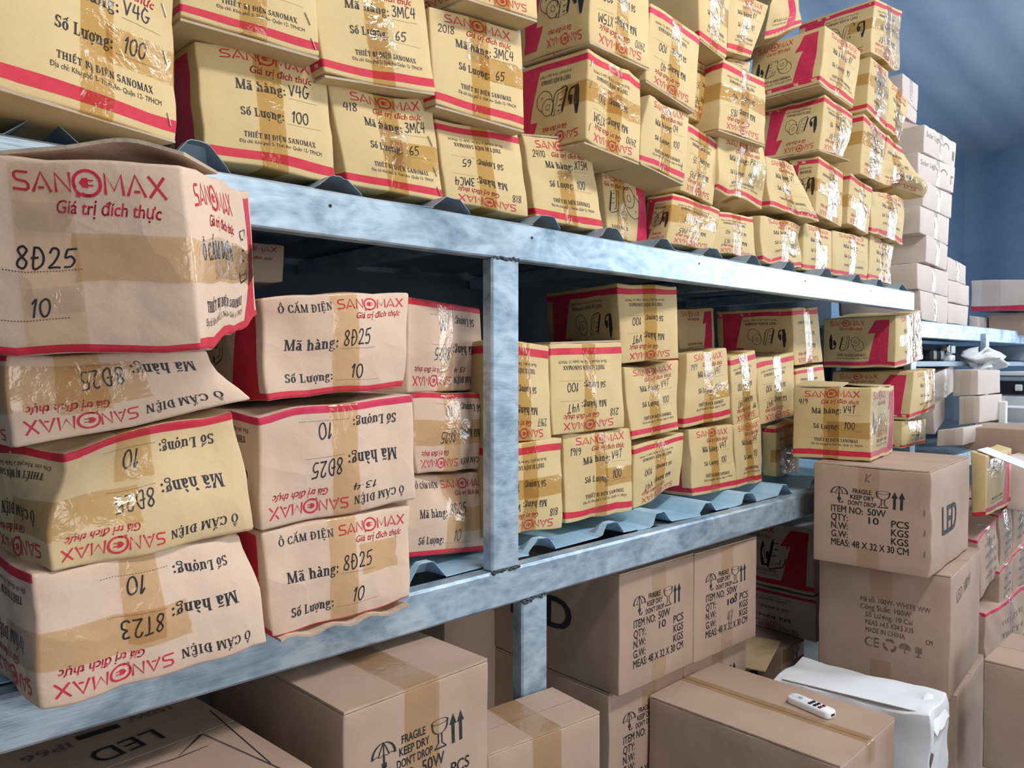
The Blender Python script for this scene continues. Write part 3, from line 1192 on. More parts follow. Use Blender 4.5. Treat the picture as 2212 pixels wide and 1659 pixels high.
grid_sheet('ceiling', (9.4, 1.6, 3.7), (9.4, -4, 3.7), (-3, -4, 4.8), (-3, 1.6, 4.8), 56, 3, M['roof'],
           lambda a, b: (0, 0, .012 * math.sin(a * 56 * 1.57)))

# ------------------------------------------------------------------ steel rack near the camera
ZB0, ZB1, ZT0, ZT1 = .937, 1.012, 1.64, 1.715
t = empty('steel_rack', (1.1, .4, 0), 'long welded rack of galvanised box tube holding two levels of cartons', 'rack')
rb = (1.1, .4, 0)


def rackpart(name, bars, m=None, par=None, base=rb, label=None):
    V, F = boxes(*bars)
    o = mesh_obj(name, V, F, [m or M['steel']], None, par or t, False, base)
    if label:
        o['label'] = label
    return o


rackpart('upper_beam', [(-.9, 3.295, 0, .034, ZT0, ZT1, .003)])
rackpart('lower_beam', [(-.9, 3.295, 0, .04, ZB0, ZB1, .005)])
rackpart('upper_post', [(1.019, 1.095, 0, .031, ZB1, ZT0, .004)])
rackpart('lower_post', [(1.105, 1.181, 0.002, .034, 0, ZB0, .004)])
rackpart('rear_post', [(3.2, 3.275, .77, .8, 0, ZT0, .003)])
for x in (-.85,):
    rackpart('end_post', [(x, x + .075, 0, .03, 0, ZB0, .003), (x, x + .075, 0, .03, ZB1, ZT0, .003)])
for x in (-.2, .42, 1.03, 1.65, 2.28, 2.9):
    rackpart('cross_bar', [(x, x + .04, .034, .812, ZT1 - .04, ZT1 - .004, .002)])
    rackpart('cross_bar', [(x, x + .04, .04, .812, ZB1 - .04, ZB1 - .004, .002)])
rw = random.Random(4)


def weld(x0, x1, y, z):
    V, F = [], []
    x = x0
    while x < x1:
        r = rw.uniform(.0015, .0035)
        n = len(V)
        cx, cy, cz = x, y + rw.uniform(-.001, .002), z + rw.uniform(-.003, .003)
        for i in range(5):
            for j in range(8):
                th, ph = math.pi * (i + .5) / 5, 2 * math.pi * j / 8
                k = rw.uniform(.85, 1.15) * r
                V.append((cx + 1.5 * k * math.sin(th) * math.cos(ph), cy + .8 * k * math.sin(th) * math.sin(ph), cz + k * math.cos(th)))
        for i in range(4):
            for j in range(8):
                F.append((n + i * 8 + j, n + i * 8 + (j + 1) % 8, n + i * 8 + 8 + (j + 1) % 8, n + i * 8 + 8 + j))
        F.append(tuple(n + j for j in range(7, -1, -1)))
        F.append(tuple(n + 32 + j for j in range(8)))
        x += rw.uniform(.003, .006)
    mesh_obj('weld_bead', V, F, [M['weld']], None, t, True, rb)['label'] = 'burnt dark weld seam'


weld(1.022, 1.093, -.001, ZT0)
weld(1.02, 1.094, -.001, ZB1)
weld(1.107, 1.18, -.0005, ZB0)
weld(1.107, 1.13, -.0005, ZB0 - .006)
V, F = [], []
for k, (x, z) in enumerate([(.66, 1.69), (1.13, 1.69), (1.75, 1.692), (2.35, 1.69), (2.86, 1.692)]):
    n = len(V)
    for y in (-.0008, .004):
        for j in range(10):
            V.append((x + .003 * math.cos(j * .628), y, z + .003 * math.sin(j * .628)))
    F += [tuple(n + j for j in range(10))] + [(n + j, n + (j + 1) % 10, n + 10 + (j + 1) % 10, n + 10 + j) for j in range(10)]
mesh_obj('rivet_hole', V, F, [M['dark']], None, t, False, rb)


# ------------------------------------------------------------------ corrugated roof sheets lying on the rack
def roof_sheet(x0, x1, y0, y1, z, ribs, label, h=.026, m='sheet'):
    xs = [x0, x1]
    for r in ribs:
        rx, hh = (r, h) if not isinstance(r, tuple) else r
        xs += [rx - .046, rx - .04, rx - .017, rx - .012, rx, rx + .012, rx + .017, rx + .04, rx + .046]
    xs = sorted(x for x in set(xs) if x0 <= x <= x1)

    def zz(x, y):
        v = 0
        for r in ribs:
            rx, hh = (r, h) if not isinstance(r, tuple) else r
            if isinstance(r, tuple):
                hh *= min(1, max(.0, (.05 - (y - y0)) / .03))
            v = max(v, hh * min(1, max(0, (.046 - abs(x - rx)) / .031)))
        return v
    rg = random.Random(int(x0 * 100) + 7)
    ys = [y0, y0 + .02, y0 + .06] + [y0 + .12 + (y1 - y0 - .12) * i / 5 for i in range(6)]
    V, F = [], []
    off = [rg.uniform(-.006, .006) for _ in xs]
    N = len(xs)
    for th in (0, .0012):
        for j, y in enumerate(ys):
            for i, x in enumerate(xs):
                yy = y + (off[i] if j == 0 else 0)
                V.append((x, yy, z + zz(x, y) + th + .0015 * math.sin(x * 23 + y * 9)))
    NN = N * len(ys)
    for j in range(len(ys) - 1):
        for i in range(N - 1):
            k = j * N + i
            F.append((k, k + N, k + N + 1, k + 1))
            F.append((NN + k, NN + k + 1, NN + k + N + 1, NN + k + N))
    for i in range(N - 1):
        F.append((i, i + 1, NN + i + 1, NN + i))
    o = mesh_obj('corrugated_sheet', V, F, [M[m]], None, None, False, ((x0 + x1) / 2, y0, z))
    o.location = ((x0 + x1) / 2, y0, z)
    tag(o, label, 'roof sheet', 'corrugated sheets laid as shelf decks')
    return o


ZU = ZT1 + .002
ZL = ZB1 + .002
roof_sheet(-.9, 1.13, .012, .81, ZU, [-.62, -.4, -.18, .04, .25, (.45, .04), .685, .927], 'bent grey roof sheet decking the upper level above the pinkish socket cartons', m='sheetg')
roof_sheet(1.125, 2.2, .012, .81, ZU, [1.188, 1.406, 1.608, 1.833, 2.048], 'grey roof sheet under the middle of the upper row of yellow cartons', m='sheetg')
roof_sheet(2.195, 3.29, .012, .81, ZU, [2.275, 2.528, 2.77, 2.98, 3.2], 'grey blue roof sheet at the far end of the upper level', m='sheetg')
roof_sheet(-.9, 1.16, .036, .81, ZL, [-.7, -.48, -.26, -.04, (.885, .034)], 'blue roof sheet with a raised bent rib beside the steel post')
roof_sheet(1.12, 1.56, .036, .81, ZL + .002, [(1.2, .03), (1.44, .03)], 'torn light blue roof sheet in front of the lowest yellow carton by the post')
roof_sheet(1.54, 3.2, .036, .81, ZL, [1.64, 1.86, 2.08, 2.3, 2.52, 2.74, 2.96], 'long light blue ribbed sheet decking the lower level beyond the post', h=.03)

# ------------------------------------------------------------------ second rack further down the aisle
t2b = (4.4, .4, 0)
t = empty('steel_rack', t2b, 'sunlit galvanised rack further down the aisle with a bright post', 'rack')
rb = t2b
rackpart('upper_beam', [(3.42, 6.6, .05, .084, 1.54, 1.612, .003)], base=t2b)
rackpart('upper_post', [(4.36, 4.42, .03, .06, 1.0, 1.58, .004)], base=t2b)
rackpart('lower_post', [(4.36, 4.42, .05, .08, 0, .95, .004)], base=t2b)
rackpart('end_post', [(3.44, 3.5, .06, .09, 0, 1.54, .003)], base=t2b)
rackpart('end_post', [(6.5, 6.56, .06, .09, 0, 1.54, .003)], base=t2b)
rackpart('rear_post', [(4.36, 4.42, .78, .81, 0, 1.54, .003)], base=t2b)
rackpart('lower_beam', [(3.42, 6.6, .05, .084, .93, 1.0, .003)], base=t2b)
rackpart('shelf_deck', [(3.44, 6.56, .085, .815, 1.59, 1.608, .002)], M['sheet'], base=t2b)
rackpart('shelf_deck', [(3.44, 6.56, .085, .815, 1.415, 1.44, .002)], M['sheetg'], base=t2b)
rackpart('shelf_deck', [(3.44, 6.56, .085, .815, .975, .995, .002)], M['sheetg'], base=t2b)

# ------------------------------------------------------------------ yellow cartons on the upper level
GU = 'yellow cartons on the upper level'


def small(label, C, code='', qty='', date='', flip=False, card='yellow', side=None, group=GU, far=False, tape=1, ht=None, red='red',
          dents=(), crump=.0015, bulge=.004, bflap=False, staple=(), tm='tape', clear=None, tv=None, tflap=False, sideflip=None, step=.022, r=.0035):
    C = np.array(C)
    for lo, hi in ((1.69, 1.745), (.99, 1.047)):
        if lo < C[:, 0, :, 2].min() < hi:
            C[:, 0, :, 2] = np.maximum(C[:, 0, :, 2], hi)
    c = carton(C, card, dents=dents, crump=crump, bulge=bulge, step=step, r=r)
    small_front(c, 'front', code, qty, date, flip, far=far, red=red)
    fl = flip if sideflip is None else sideflip
    if side == 'left':
        small_side(c, 'left', fl)
    elif side == 'right':
        small_side(c, 'right', fl, one=.8)
    elif side == 'plain':
        c.band('left', 0, 1, .052, .125, red, flip)
    elif side is None:
        small_side(c, 'left', fl, icons=not far)
    if tape:
        v0, v1 = tv or (0, 1)
        vtape(c, .5, .045, v0, v1, m=tm)
    if ht:
        htape(c, ht[0], .045, ht[1], left=.3 if ht[1] <= 0 else 0)
    if clear:
        a, b, v0, v1 = clear
        c.tape([('front', a, b, v0, v1)], 'clear', 'clear_tape', .0013)
    if bflap:
        c.flaps('bottom')
    if tflap:
        c.flaps('top')
    if staple:
        c.staples('front', staple)
    return c.done(label, 'box', group)


K3 = [(.93, .82, 2.0), (.93, .5, 2.0), (.94, .12, 1.9)]
small('big yellow carton overhanging the upper beam above the crushed pinkish cartons', placed(.182, -.092, 1.746, 19.4, .24, .212, .33), 'V4G', '100', ht=(.45, .55), staple=K3, bflap=True)
small('yellow carton beside a curled sheet edge, quantity 100, bottom of its stack',
      quad((420, 83), (700, 135), (727, 392), (447, 350), .05), 'V4G', '100', tv=(0, 1))
small('yellow carton cut by the picture top, stacked over the carton beside the curled sheet',
      quad((372, -190), (675, -118), (690, 122), (388, 36), .0), bflap=True, staple=[(.92, .32, 2.0), (.95, .1, 2.0)])
small('yellow carton marked 65 with clear shiny tape, upper of its stack of two',
      quad((666, -82), (910, -35), (943, 200), (700, 160), .012), '3MC4', '65', bflap=True, clear=(.42, .66, .16, .62))
small('yellow carton dated 4/8 with a glaring tape patch, bottom row',
      quad((712, 184), (936, 227), (962, 443), (748, 402), .05), '3MC4', '65', '4/8', staple=[(.9, .93, 2.0), (.92, .6, 2.0), (.93, .3, 2.0), (.94, .1, 2.0)],
      clear=(.4, .66, .3, .72), ht=(.42, .5), side='plain', dents=[(1, 1, 0, .05, (-.012, .01, -.006))])
small('yellow carton dated 20/8, above an upside-down carton also marked 65',
      quad((929, 12), (1125, 68), (1133, 281), (940, 225), .012), '3MC4', '65', '20/8', bflap=True, side='plain', ht=(.52, .5), clear=(.36, .52, .55, .78))
small('upside-down yellow carton marked 65 on the deck, next to the small dated 24/10 carton',
      quad((940, 257), (1120, 290), (1143, 480), (965, 440), .05), '3MC4', '65', '8/8', flip=True, side='plain', tm='tape')
small('upside-down yellow carton cut by the picture top, over the one dated 20/8',
      quad((968, -190), (1155, -150), (1161, 42), (1003, -8), -.035), '3MC4', '65', flip=True, bflap=True)
small('upright yellow carton dated 24/10 alone below two overhanging cartons',
      quad((1126, 293), (1278, 306), (1304, 503), (1160, 478), .05), 'XT5M', '100', '24/10', side='plain', tv=(0, .62), clear=(.4, .56, .5, .6), tflap=True)
small('upside-down yellow carton with socket drawings on its long side, over the 24/10 carton',
      quad((1269, 104), (1384, 170), (1381, 352), (1262, 304), -.02, lk=1112, ddir=(-.11, 1)), 'XT5M', '100', '24/10', flip=True, side='left', ht=(.55, 0), staple=[(.06, .85, 1.2), (.06, .62, 1.2), (.05, .15, 1.3)], bflap=True)
small('upside-down yellow carton with socket drawings, cut by the picture top',
      quad((1272, -120), (1402, -58), (1402, 148), (1274, 88), -.03, lk=1120, ddir=(-.11, 1)), 'XT5M', '100', '24/10', flip=True, side='left', bflap=True)
small('upside-down yellow carton marked 100 leaning out, over a whiter upright one',
      quad((1405, 4), (1514, 78), (1501, 240), (1395, 172), -.03), '40', '100', flip=True, side='plain', red='magenta', bflap=True)
small('whitish upright yellow carton with a creased edge jutting over the gap',
      quad((1386, 208), (1490, 246), (1478, 396), (1384, 350), -.015), '04', '100', '', side='plain', red='magenta', bflap=True, staple=[(.9, .2, 1.6)], dents=[(0, 1, 0, .05, (.01, .005, -.014))])
c = carton(quad((1302, 364), (1391, 388), (1400, 532), (1312, 512), .1, D=.24), 'yellow')
p = lambda sh, u0, u1, v, h, m='black': c.put('front', sh, u0, u1, v, h, m)
p(logo(), -.1, .58, .86, .1, 'red')
p(sans('Gi\u00e1 tr\u1ecb \u0111\u00edch th\u1ef1c', .018, .28), .02, .58, .76, .06, 'red')
c.band('front', .7, .98, .02, .95, 'magenta', top=(.84, .98))
c.band('front', .76, .98, .72, .95, 'magenta', e=.0002)
icon_strip(c, 'front', .08, .42, .06, False)
icon_lamp(c, 'front', .42, .38, .075, False)
p(serif('SANOMAX'), .1, .5, .15, .05)
vtape(c, .36, .04)
c.done('small yellow carton showing a lamp drawing and a pink numeral, set back under the overhang', 'box', GU)
small('upside-down yellow carton with quantity 35 on the deck, its side showing a plug drawing',
      quad((1453, 416), (1556, 452), (1540, 552), (1440, 528), .05, lk=1396), 'PA5', '35', flip=True, side='left', ht=(.6, 0))
small('upside-down yellow carton above the one with quantity 35',
      quad((1486, 266), (1552, 304), (1541, 446), (1470, 412), .04), 'PA5', '35', flip=True, red='magenta', side='plain')
small('upside-down yellow carton wedged behind the leaning carton marked 100',
      quad((1492, 108), (1550, 140), (1538, 278), (1488, 252), .06, D=.2), 'PA5', '35', flip=True, side='plain')
small('upright yellow carton with quantity 40 high up, jutting over its stack',
      quad((1508, -62), (1580, -24), (1567, 126), (1512, 84), .0), 'PA5', '40', side='plain', bflap=True, ht=(.55, .4))
small('upside-down yellow carton marked 40 with a brown tape cross, above the crumpled one',
      quad((1564, 130), (1652, 170), (1653, 313), (1552, 278), .0), '1B3', '40', flip=True, side='plain', ht=(.55, 0), bflap=True)
small('crumpled upright yellow carton with glossy corner below the tape cross carton',
      quad((1556, 290), (1648, 318), (1650, 456), (1545, 418), .03), 'PA', '40', side='plain', crump=.004, dents=[(.6, 0, 0, .07, (0, .02, .012)), (0, 0, 0, .05, (.01, .014, .01))], clear=(.72, .98, .3, .75))
small('upside-down yellow carton marked 40 on the deck beside a red carton side',
      quad((1548, 456), (1628, 468), (1634, 566), (1542, 552), .06), '1B3', '40', flip=True, side='plain', red='red')
small('yellow carton marked 90 high up behind the big numeral carton',
      quad((1576, -22), (1661, 10), (1622, 124), (1571, 110), .09, D=.3), 'BY', '90', far=False, side='plain')
small('yellow carton half hidden under the one marked 90',
      quad((1574, 124), (1622, 134), (1617, 160), (1572, 146), .12, D=.3), side='plain', tape=0)
c = carton(quad((1664, -30), (1728, -50), (1726, 62), (1655, 80), .16, D=.3, ddir=(.5, 1)), 'yellow', crump=.005)
small_side(c, 'front', False, one=.7, icons=False)
c.done('crushed yellow carton with a pink numeral at the picture top', 'box', GU)
small('topmost yellow carton of the far stack, wrapped in film, sagging at its lower corner',
      quad((1890, -4), (1949, 23), (1938, 140), (1880, 112), .03, lk=1728), 'BY', '90', flip=True, side='left', ht=(.55, 0), dents=[(.8, 0, 0, .07, (.01, -.035, -.01))], clear=(.35, .98, .02, .9))
small('upright yellow carton with a complete pink numeral on its long side, marked 90',
      quad((1783, 56), (1861, 112), (1843, 231), (1771, 180), .03, lk=1627), 'BY', '90', side='left', bflap=True)
small('upside-down yellow carton with three drawings on its long side, below the pink numeral carton',
      quad((1783, 204), (1841, 247), (1836, 345), (1770, 322), .04, lk=1654), 'BY', '90', flip=True, side='left', dents=[(.9, 0, 0, .06, (0, .015, .03))], bflap=True, clear=(.5, .98, .02, .8))
small('filmed yellow carton next beyond the pink numeral carton',
      quad((1882, 122), (1920, 154), (1913, 280), (1872, 238), .03), 'BY', '90', side='plain', clear=(.3, .95, .1, .9), far=True, ht=(.6, 0))
small('tilted yellow carton slipping over the edge near the far end, upper of two',
      quad((1920, 166), (1965, 224), (1949, 309), (1913, 280), .03), side='plain', far=True, clear=(.4, .95, .02, .6), crump=.003)
small('filmed yellow carton amid the far stack with a round glint on its tape',
      quad((1866, 243), (1913, 291), (1905, 397), (1858, 374), .03), side='plain', flip=True, far=True, clear=(.3, .9, .1, .95), ht=(.6, 0))
small('crushed yellow carton bulging far out of the far stack',
      quad((1913, 292), (1946, 318), (1962, 424), (1907, 398), .03), side='plain', far=True, flip=True, crump=.004, clear=(.4, .98, 0, .4),
      dents=[(1, .25, 0, .08, (.07, -.01, -.06)), (.6, 0, 0, .06, (0, .02, .03))])
small('yellow carton with its front caved in, second layer from the deck',
      quad((1656, 338), (1724, 358), (1751, 480), (1662, 446), .05), 'VT', '', crump=.003, dents=[(1, 0, 0, .07, (0, .0, -.03)), (1, 1, 0, .05, (-.01, -.004, .01))], clear=(.5, .95, .04, .2), far=True)
small('upside-down yellow carton standing proud with a brown tape round its side',
      quad((1768, 336), (1822, 372), (1818, 490), (1762, 460), .05, lk=1704), side='left', flip=True, ht=(.5, 0), far=True, clear=(.45, .75, .1, .9))
small('yellow carton with taped side strip below the middle of the far stack',
      quad((1838, 372), (1886, 407), (1876, 507), (1830, 482), .05), side='plain', flip=True, ht=(.45, 0), far=True, clear=(.3, .8, 0, .5))
small('yellow carton with a slack film front above the far end of the deck',
      quad((1884, 411), (1953, 430), (1951, 532), (1880, 500), .05), side='plain', far=True, bulge=.012, crump=.003, clear=(.5, .7, 0, .9))
small('yellow carton beside the red side on the deck, front torn at its corner',
      quad((1645, 462), (1739, 488), (1733, 588), (1648, 572), .06), 'VT', '90', dents=[(1, .7, 0, .05, (-.012, 0, .015))], crump=.003, clear=(.6, .95, .3, .8), far=True)
small('yellow carton on the deck with a round glint low on its tape',
      quad((1735, 482), (1797, 500), (1796, 602), (1732, 588), .07), side='plain', far=True, clear=(.5, .8, .05, .6))
small('plain fronted yellow carton on the deck, second from the far end',
      quad((1799, 498), (1876, 515), (1874, 612), (1796, 602), .07), side='plain', far=True, bulge=.01, tm='clear')
small('last yellow carton on the upper deck, its film hanging loose over the beam end',
      quad((1878, 503), (1934, 530), (1925, 616), (1874, 610), .07, D=.3), 'VT', '', far=True, side='plain', clear=(.7, 1, 0, .95), crump=.004)

# ------------------------------------------------------------------ pinkish socket cartons, lower level before the post
GS = 'socket cartons on the lower level'


def sock(label, C, code='8D25', qty='10', flip=False, card='pink', side='left', date='', red='red', crump=.0018, dents=(), bulge=.004, tp=(.55, .05, 0, 1), ht=None, top=.22,
         tm='tapep', clear=None, bflap=False, extra=None, step=.016, cut=0.0, front=True, band=.07):
    c = carton(C, card, crump=crump, dents=dents, bulge=bulge, step=step, r=.005)
    if front:
        socket_front(c, 'front', code, qty, flip, date, red, cut=cut, band=band)
    if side:
        socket_side(c, side, flip, red)
    if tp:
        vtape(c, tp[0], tp[1], tp[2], tp[3], top, m=tm)
    if ht:
        htape(c, ht[0], .05, ht[1], u1=ht[2] if len(ht) > 2 else 1, left=.3 if ht[1] <= 0 else 0, m=tm)
    if clear:
        for a, b, v0, v1 in clear:
            c.tape([('front', a, b, v0, v1)], 'clear', 'clear_tape', .0014)
    if extra:
        extra(c)
    return c.done(label, 'box', GS)


# the big one laid across, its corner towards the aisle
C = np.zeros((2, 2, 2, 3))
C[1, 1, 0], C[1, 0, 0] = at((395, 355), 'y', -.262), at((434, 762), 'y', -.262)
C[1, 1, 1], C[1, 0, 1] = at((540, 414), 'y', -.012), at((556, 672), 'y', -.03)
d = np.array([-.83, .5, 0]) * .315
for j in (0, 1):
    for k in (0, 1):
        C[0, j, k] = C[1, j, k] + d + np.array([0, 0, (.0, -.03)[k]])


def big_extra(c):
    p = lambda sh, u0, u1, v, h, m='black': c.put('front', sh, u0, u1, v, h, m)
    c.band('front', 0, 1, 0, .045, 'red')
    p(serif('\u1ed4 C\u1eaeM \u0110I\u1ec6N'), .1, .4, .83, .075)
    p(logo(), .44, .94, .815, .11, 'red')
    p(sans('Gi\u00e1 tr\u1ecb \u0111\u00edch th\u1ef1c', .02, .28), .575, .915, .71, .07, 'red')
    p(serif('M\u00e3 h\u00e0ng:'), .06, .36, .44, .105)
    p(serif('S\u1ed1 L\u01b0\u1ee3ng:'), .06, .3, .19, .09)
    p(dots(26), .38, .64, .43, .008)
    p(dots(26), .32, .58, .175, .008)
    p(hand('8D25', .1), .42, .62, .445, .1, 'pen')
    p(hand('10', .11), .45, .52, .19, .095, 'pen')
    c.tape([('front', .61, 1, .36, .62), ('right', 0, .98, .36, .62)], 'tapep', 'packing_tape', .0011)
    c.tape([('front', .43, .63, .02, .97)], 'tapel', 'packing_tape', .0016)
    c.tape([('front', .44, .62, .62, .76)], 'clear', 'clear_tape', .0022)
    c.tape([('front', .45, .63, .2, .34)], 'clear', 'clear_tape', .0022)
    c.tape([('right', .2, .9, .38, .6)], 'clear', 'clear_tape', .0022)
    c.slab('top_flap', 0, c.W, 0, c.D * .42, c.H + .001, c.H + .005, lift=lambda a, b: (0, -.004, .022 * math.exp(-((a - .8) / .16) ** 2) * (1 - b) + .003 * math.sin(a * 14)), nx=26)


sock('large crumpled pinkish carton laid across the stack top, its corner jutting into the aisle', C, flip=False, side='right', tp=None, crump=.0022, front=False,
     dents=[(1, .28, .95, .09, (-.005, -.01, 0)), (1, .5, .6, .1, (.012, -.014, 0)), (.7, 1, 0, .09, (0, 0, -.008))], extra=big_extra)
sock('sagging upside-down pinkish carton squeezed under the big crosswise one', quad((12, 768), (456, 755), (512, 872), (32, 972), (-.1, -.07), D=.34), '8D25', '10', flip=True,
     crump=.0022, dents=[(1, 0, 0, .06, (.02, .004, -.012)), (.5, .1, 0, .12, (0, 0, .012)), (1, .6, 0, .05, (-.01, 0, .005))], tp=(.3, .06, .3, 1), ht=(.62, 0, .6), side='left', cut=.36)
sock('yellowish upside-down socket carton with a caved front, second from the stack bottom', quad((86, 974), (526, 884), (545, 1142), (100, 1243), (-.1, -.07), D=.34), '8D25', '10', flip=True, card='ochre',
     crump=.002, dents=[(.3, .72, 0, .055, (.0, 0, .02)), (.55, .76, 0, .06, (.0, 0, .024)), (.8, .82, 0, .045, (0, 0, .016)), (0, .95, 0, .06, (.03, -.01, .01)), (1, .9, 0, .05, (-.008, 0, .01)), (.5, .45, 0, .08, (0, 0, -.01))], tp=(.42, .055, .62, 1), ht=(.42, 0, .42), side='left')
sock('upside-down pinkish carton at the stack bottom, overhanging the lower beam', quad((72, 1242), (544, 1147), (580, 1394), (94, 1540), (-.1, -.07), D=.34, zmin=1.0165), '8T23', '10', flip=True, band=0,
     crump=.002, tp=(.42, .05, .32, 1), ht=(.42, 0, .62), side='left', dents=[(1, 1, 0, .05, (-.006, -.006, .014))])
sock('upright pinkish carton with a dented front corner, topmost of the middle socket stack', quad((563, 640), (882, 630), (886, 838), (580, 870), -.05, D=.36), '8D25', '10',
     dents=[(.0, .75, 0, .06, (.012, 0, .022)), (.1, .35, 0, .05, (.0, 0, .012)), (1, 0, 0, .04, (-.01, .004, .01))], tp=(.52, .05, 0, 1))
sock('upside-down pinkish carton dated 13.4 with a red top band, middle of its stack', quad((545, 892), (892, 852), (902, 1076), (562, 1148), -.05, D=.36), '8D25', '10', flip=True, date='13.4',
     red='magenta', tp=(.52, .05, 0, 1), dents=[(0, 1, 0, .05, (.012, -.01, .01)), (.02, .55, 0, .05, (.01, 0, .014))])
sock('upright pinkish carton with a frayed lower flap, bottom of the middle socket stack', quad((562, 1148), (886, 1092), (880, 1326), (586, 1390), -.05, D=.36, zmin=1.0165), '8D25', '10',
     band=.02, tp=(.5, .05, 0, 1), ht=(.56, .62, .9), dents=[(1, 0, 0, .05, (0, .012, -.01))],
     extra=lambda c: c.slab('torn_flap', .01, c.W - .004, -.012, .1, -.006, -.002, lift=lambda a, b: (0, 0, .004 * math.sin(a * 21) * (1 - b)), nx=18))
sock('upside-down pinkish carton dated 13.4 turned away behind the post, topmost of its stack', quad((882, 640), (1040, 668), (1046, 842), (884, 852), (.08, .16), D=.34), '8D25', '10', flip=True, date='13.4', tp=(.44, .05, 0, 1), side=None)
sock('upside-down pinkish carton without a visible date, middle of the stack behind the post', quad((890, 852), (1052, 848), (1050, 1010), (900, 1022), (.09, .13), D=.34), '8D25', '10', flip=True, tp=(.45, .05, 0, 1), ht=(.5, .0), side=None, bulge=.01)
sock('upright pinkish carton with a folded front corner, bottom of the stack behind the post', quad((880, 1030), (1052, 1016), (1050, 1190), (878, 1206), (.09, .13), D=.34, zmin=1.018), '8D25', '10', tp=(.56, .05, 0, 1), ht=(.42, .56),
     dents=[(.45, 1, 0, .06, (0, -.004, .025))], side=None)
c = carton(quad((545, 522), (612, 528), (613, 612), (545, 612), .5, D=.3), 'pink')
c.put('front', logo(), -.9, .75, .78, .14, 'red')
c.put('front', sans('Gi\u00e1 tr\u1ecb \u0111\u00edch th\u1ef1c', .02, .28), -.4, .6, .58, .08, 'red')
c.done('shadowed socket carton deep under the upper deck behind the big crosswise one', 'box', GS)
# ------------------------------------------------------------------ yellow cartons, lower level beyond the post
GL = 'yellow cartons on the lower level'
sm = lambda *a, **k: small(*a, group=GL, **k)
sm('upside-down yellow carton dated 29/7, half behind the steel post', quad((1062, 738), (1187, 748), (1191, 952), (1066, 958), .08), 'V4T', '100', '29/7', flip=True, side='plain')
sm('upside-down yellow carton dated 2/8 standing beside the half hidden one at the post', quad((1188, 744), (1343, 739), (1347, 925), (1192, 941), .09), 'V4T', '100', '2/8', flip=True, side='plain', tflap=True)
sm('upside-down yellow carton dated 8/8 low behind the steel post, with worn lower edge', quad((1068, 962), (1214, 947), (1215, 1148), (1072, 1172), .075), 'V4T', '100', '8/8', flip=True, side='plain', dents=[(.5, 0, 0, .06, (0, .006, .01))], ht=(.5, .3))
sm('upright yellow carton dated 19/9 on the blue deck, lowest below the 2/8 carton', quad((1218, 940), (1366, 926), (1366, 1110), (1222, 1132), .1), 'V4T', '100', '19/9', side='plain', ht=(.46, .56))
sm('upside-down yellow carton with drawings on its side, topmost under the beam beyond the post', quad((1334, 612), (1463, 616), (1465, 775), (1342, 786), (.1, .06), lk=1180), 'V9T', '100', flip=True, side='left')
sm('whitish upright yellow carton directly below the topmost one', quad((1349, 792), (1465, 778), (1466, 928), (1364, 952), .1), 'V4T', '100', side='plain', dents=[(.4, 1, 0, .06, (0, -.008, .01))])
sm('upside-down yellow carton with a sagging front bottom on the blue deck', quad((1368, 964), (1478, 936), (1476, 1056), (1370, 1102), .11), 'V4T', '100', flip=True, side='plain', dents=[(.8, 0, 0, .07, (0, .012, .015))])
sm('upright yellow carton dated 19/9 next to the topmost drawing carton', quad((1482, 764), (1570, 752), (1581, 902), (1478, 925), .11), 'V4T', '100', '19/9', ht=(.42, .5))
sm('upside-down yellow carton with a wrinkled clear tape, next to the upper 19/9 carton', quad((1577, 769), (1631, 756), (1640, 902), (1585, 920), .11), 'V4T', '100', '19/9', flip=True, side='plain', clear=(.35, .6, .1, 1))
sm('upright yellow carton on the blue deck with a red long side', quad((1490, 930), (1581, 916), (1592, 1066), (1496, 1087), .11), 'V4T', '100')
sm('upright yellow carton on the blue deck with quantity 100, third from its far neighbours', quad((1583, 920), (1642, 902), (1648, 1052), (1594, 1068), .11), 'V4T', '100', side='plain', clear=(.3, .55, .5, 1))
sm('upside-down yellow carton with drawings, leaning under the beam, over the shiny taped carton', quad((1711, 664), (1766, 662), (1777, 782), (1717, 790), .14, lk=1546), '', '', flip=True, side='left', far=True)
c = carton(quad((1462, 668), (1541, 665), (1545, 765), (1470, 772), .42, D=.3), 'yellow')
small_side(c, 'front', False, one=.78, icons=False)
c.done('shadowed yellow carton with a red numeral deep under the upper beam', 'box', GL)
sm('upside-down yellow carton with a shiny clear tape, beside the open topped carton', quad((1633, 777), (1715, 761), (1717, 898), (1644, 917), .14), 'V4T', '100', flip=True, side='plain', tm='clear', clear=(.42, .62, 0, 1))
sm('greyish film wrapped yellow carton low on the deck behind the open topped carton', quad((1672, 921), (1725, 906), (1728, 1040), (1674, 1054), .13, lk=1643), '', '', flip=True, side='plain', far=True, ht=(.42, 0), clear=(.0, .9, 0, .95))
sm('yellow carton with a red top band squeezed below the leaning drawing carton', quad((1716, 798), (1779, 786), (1790, 880), (1722, 890), .15), '', '', flip=True, side='plain', far=True)
sm('filmed yellow carton with pink numeral, topmost at the far end of the lower level', quad((1936, 683), (1990, 671), (1993, 777), (1936, 795), .03, lk=1779), '', '', side='left', far=True, clear=(.35, 1, .02, .98), ht=(.5, .1))
sm('yellow carton with a dark red numeral, below the filmed one at the far end', quad((1974, 803), (2021, 796), (2020, 884), (1963, 908), (.0, .0), lk=1800), '', '', side='left', far=True, clear=(.7, 1, 0, 1), bulge=.014)
sm('round cornered yellow carton wrapped in white film, lowest at the far end', quad((1950, 910), (2000, 905), (1998, 958), (1948, 968), .02, D=.25), '', '', side='plain', far=True, clear=(.2, .95, .2, 1), bulge=.014)

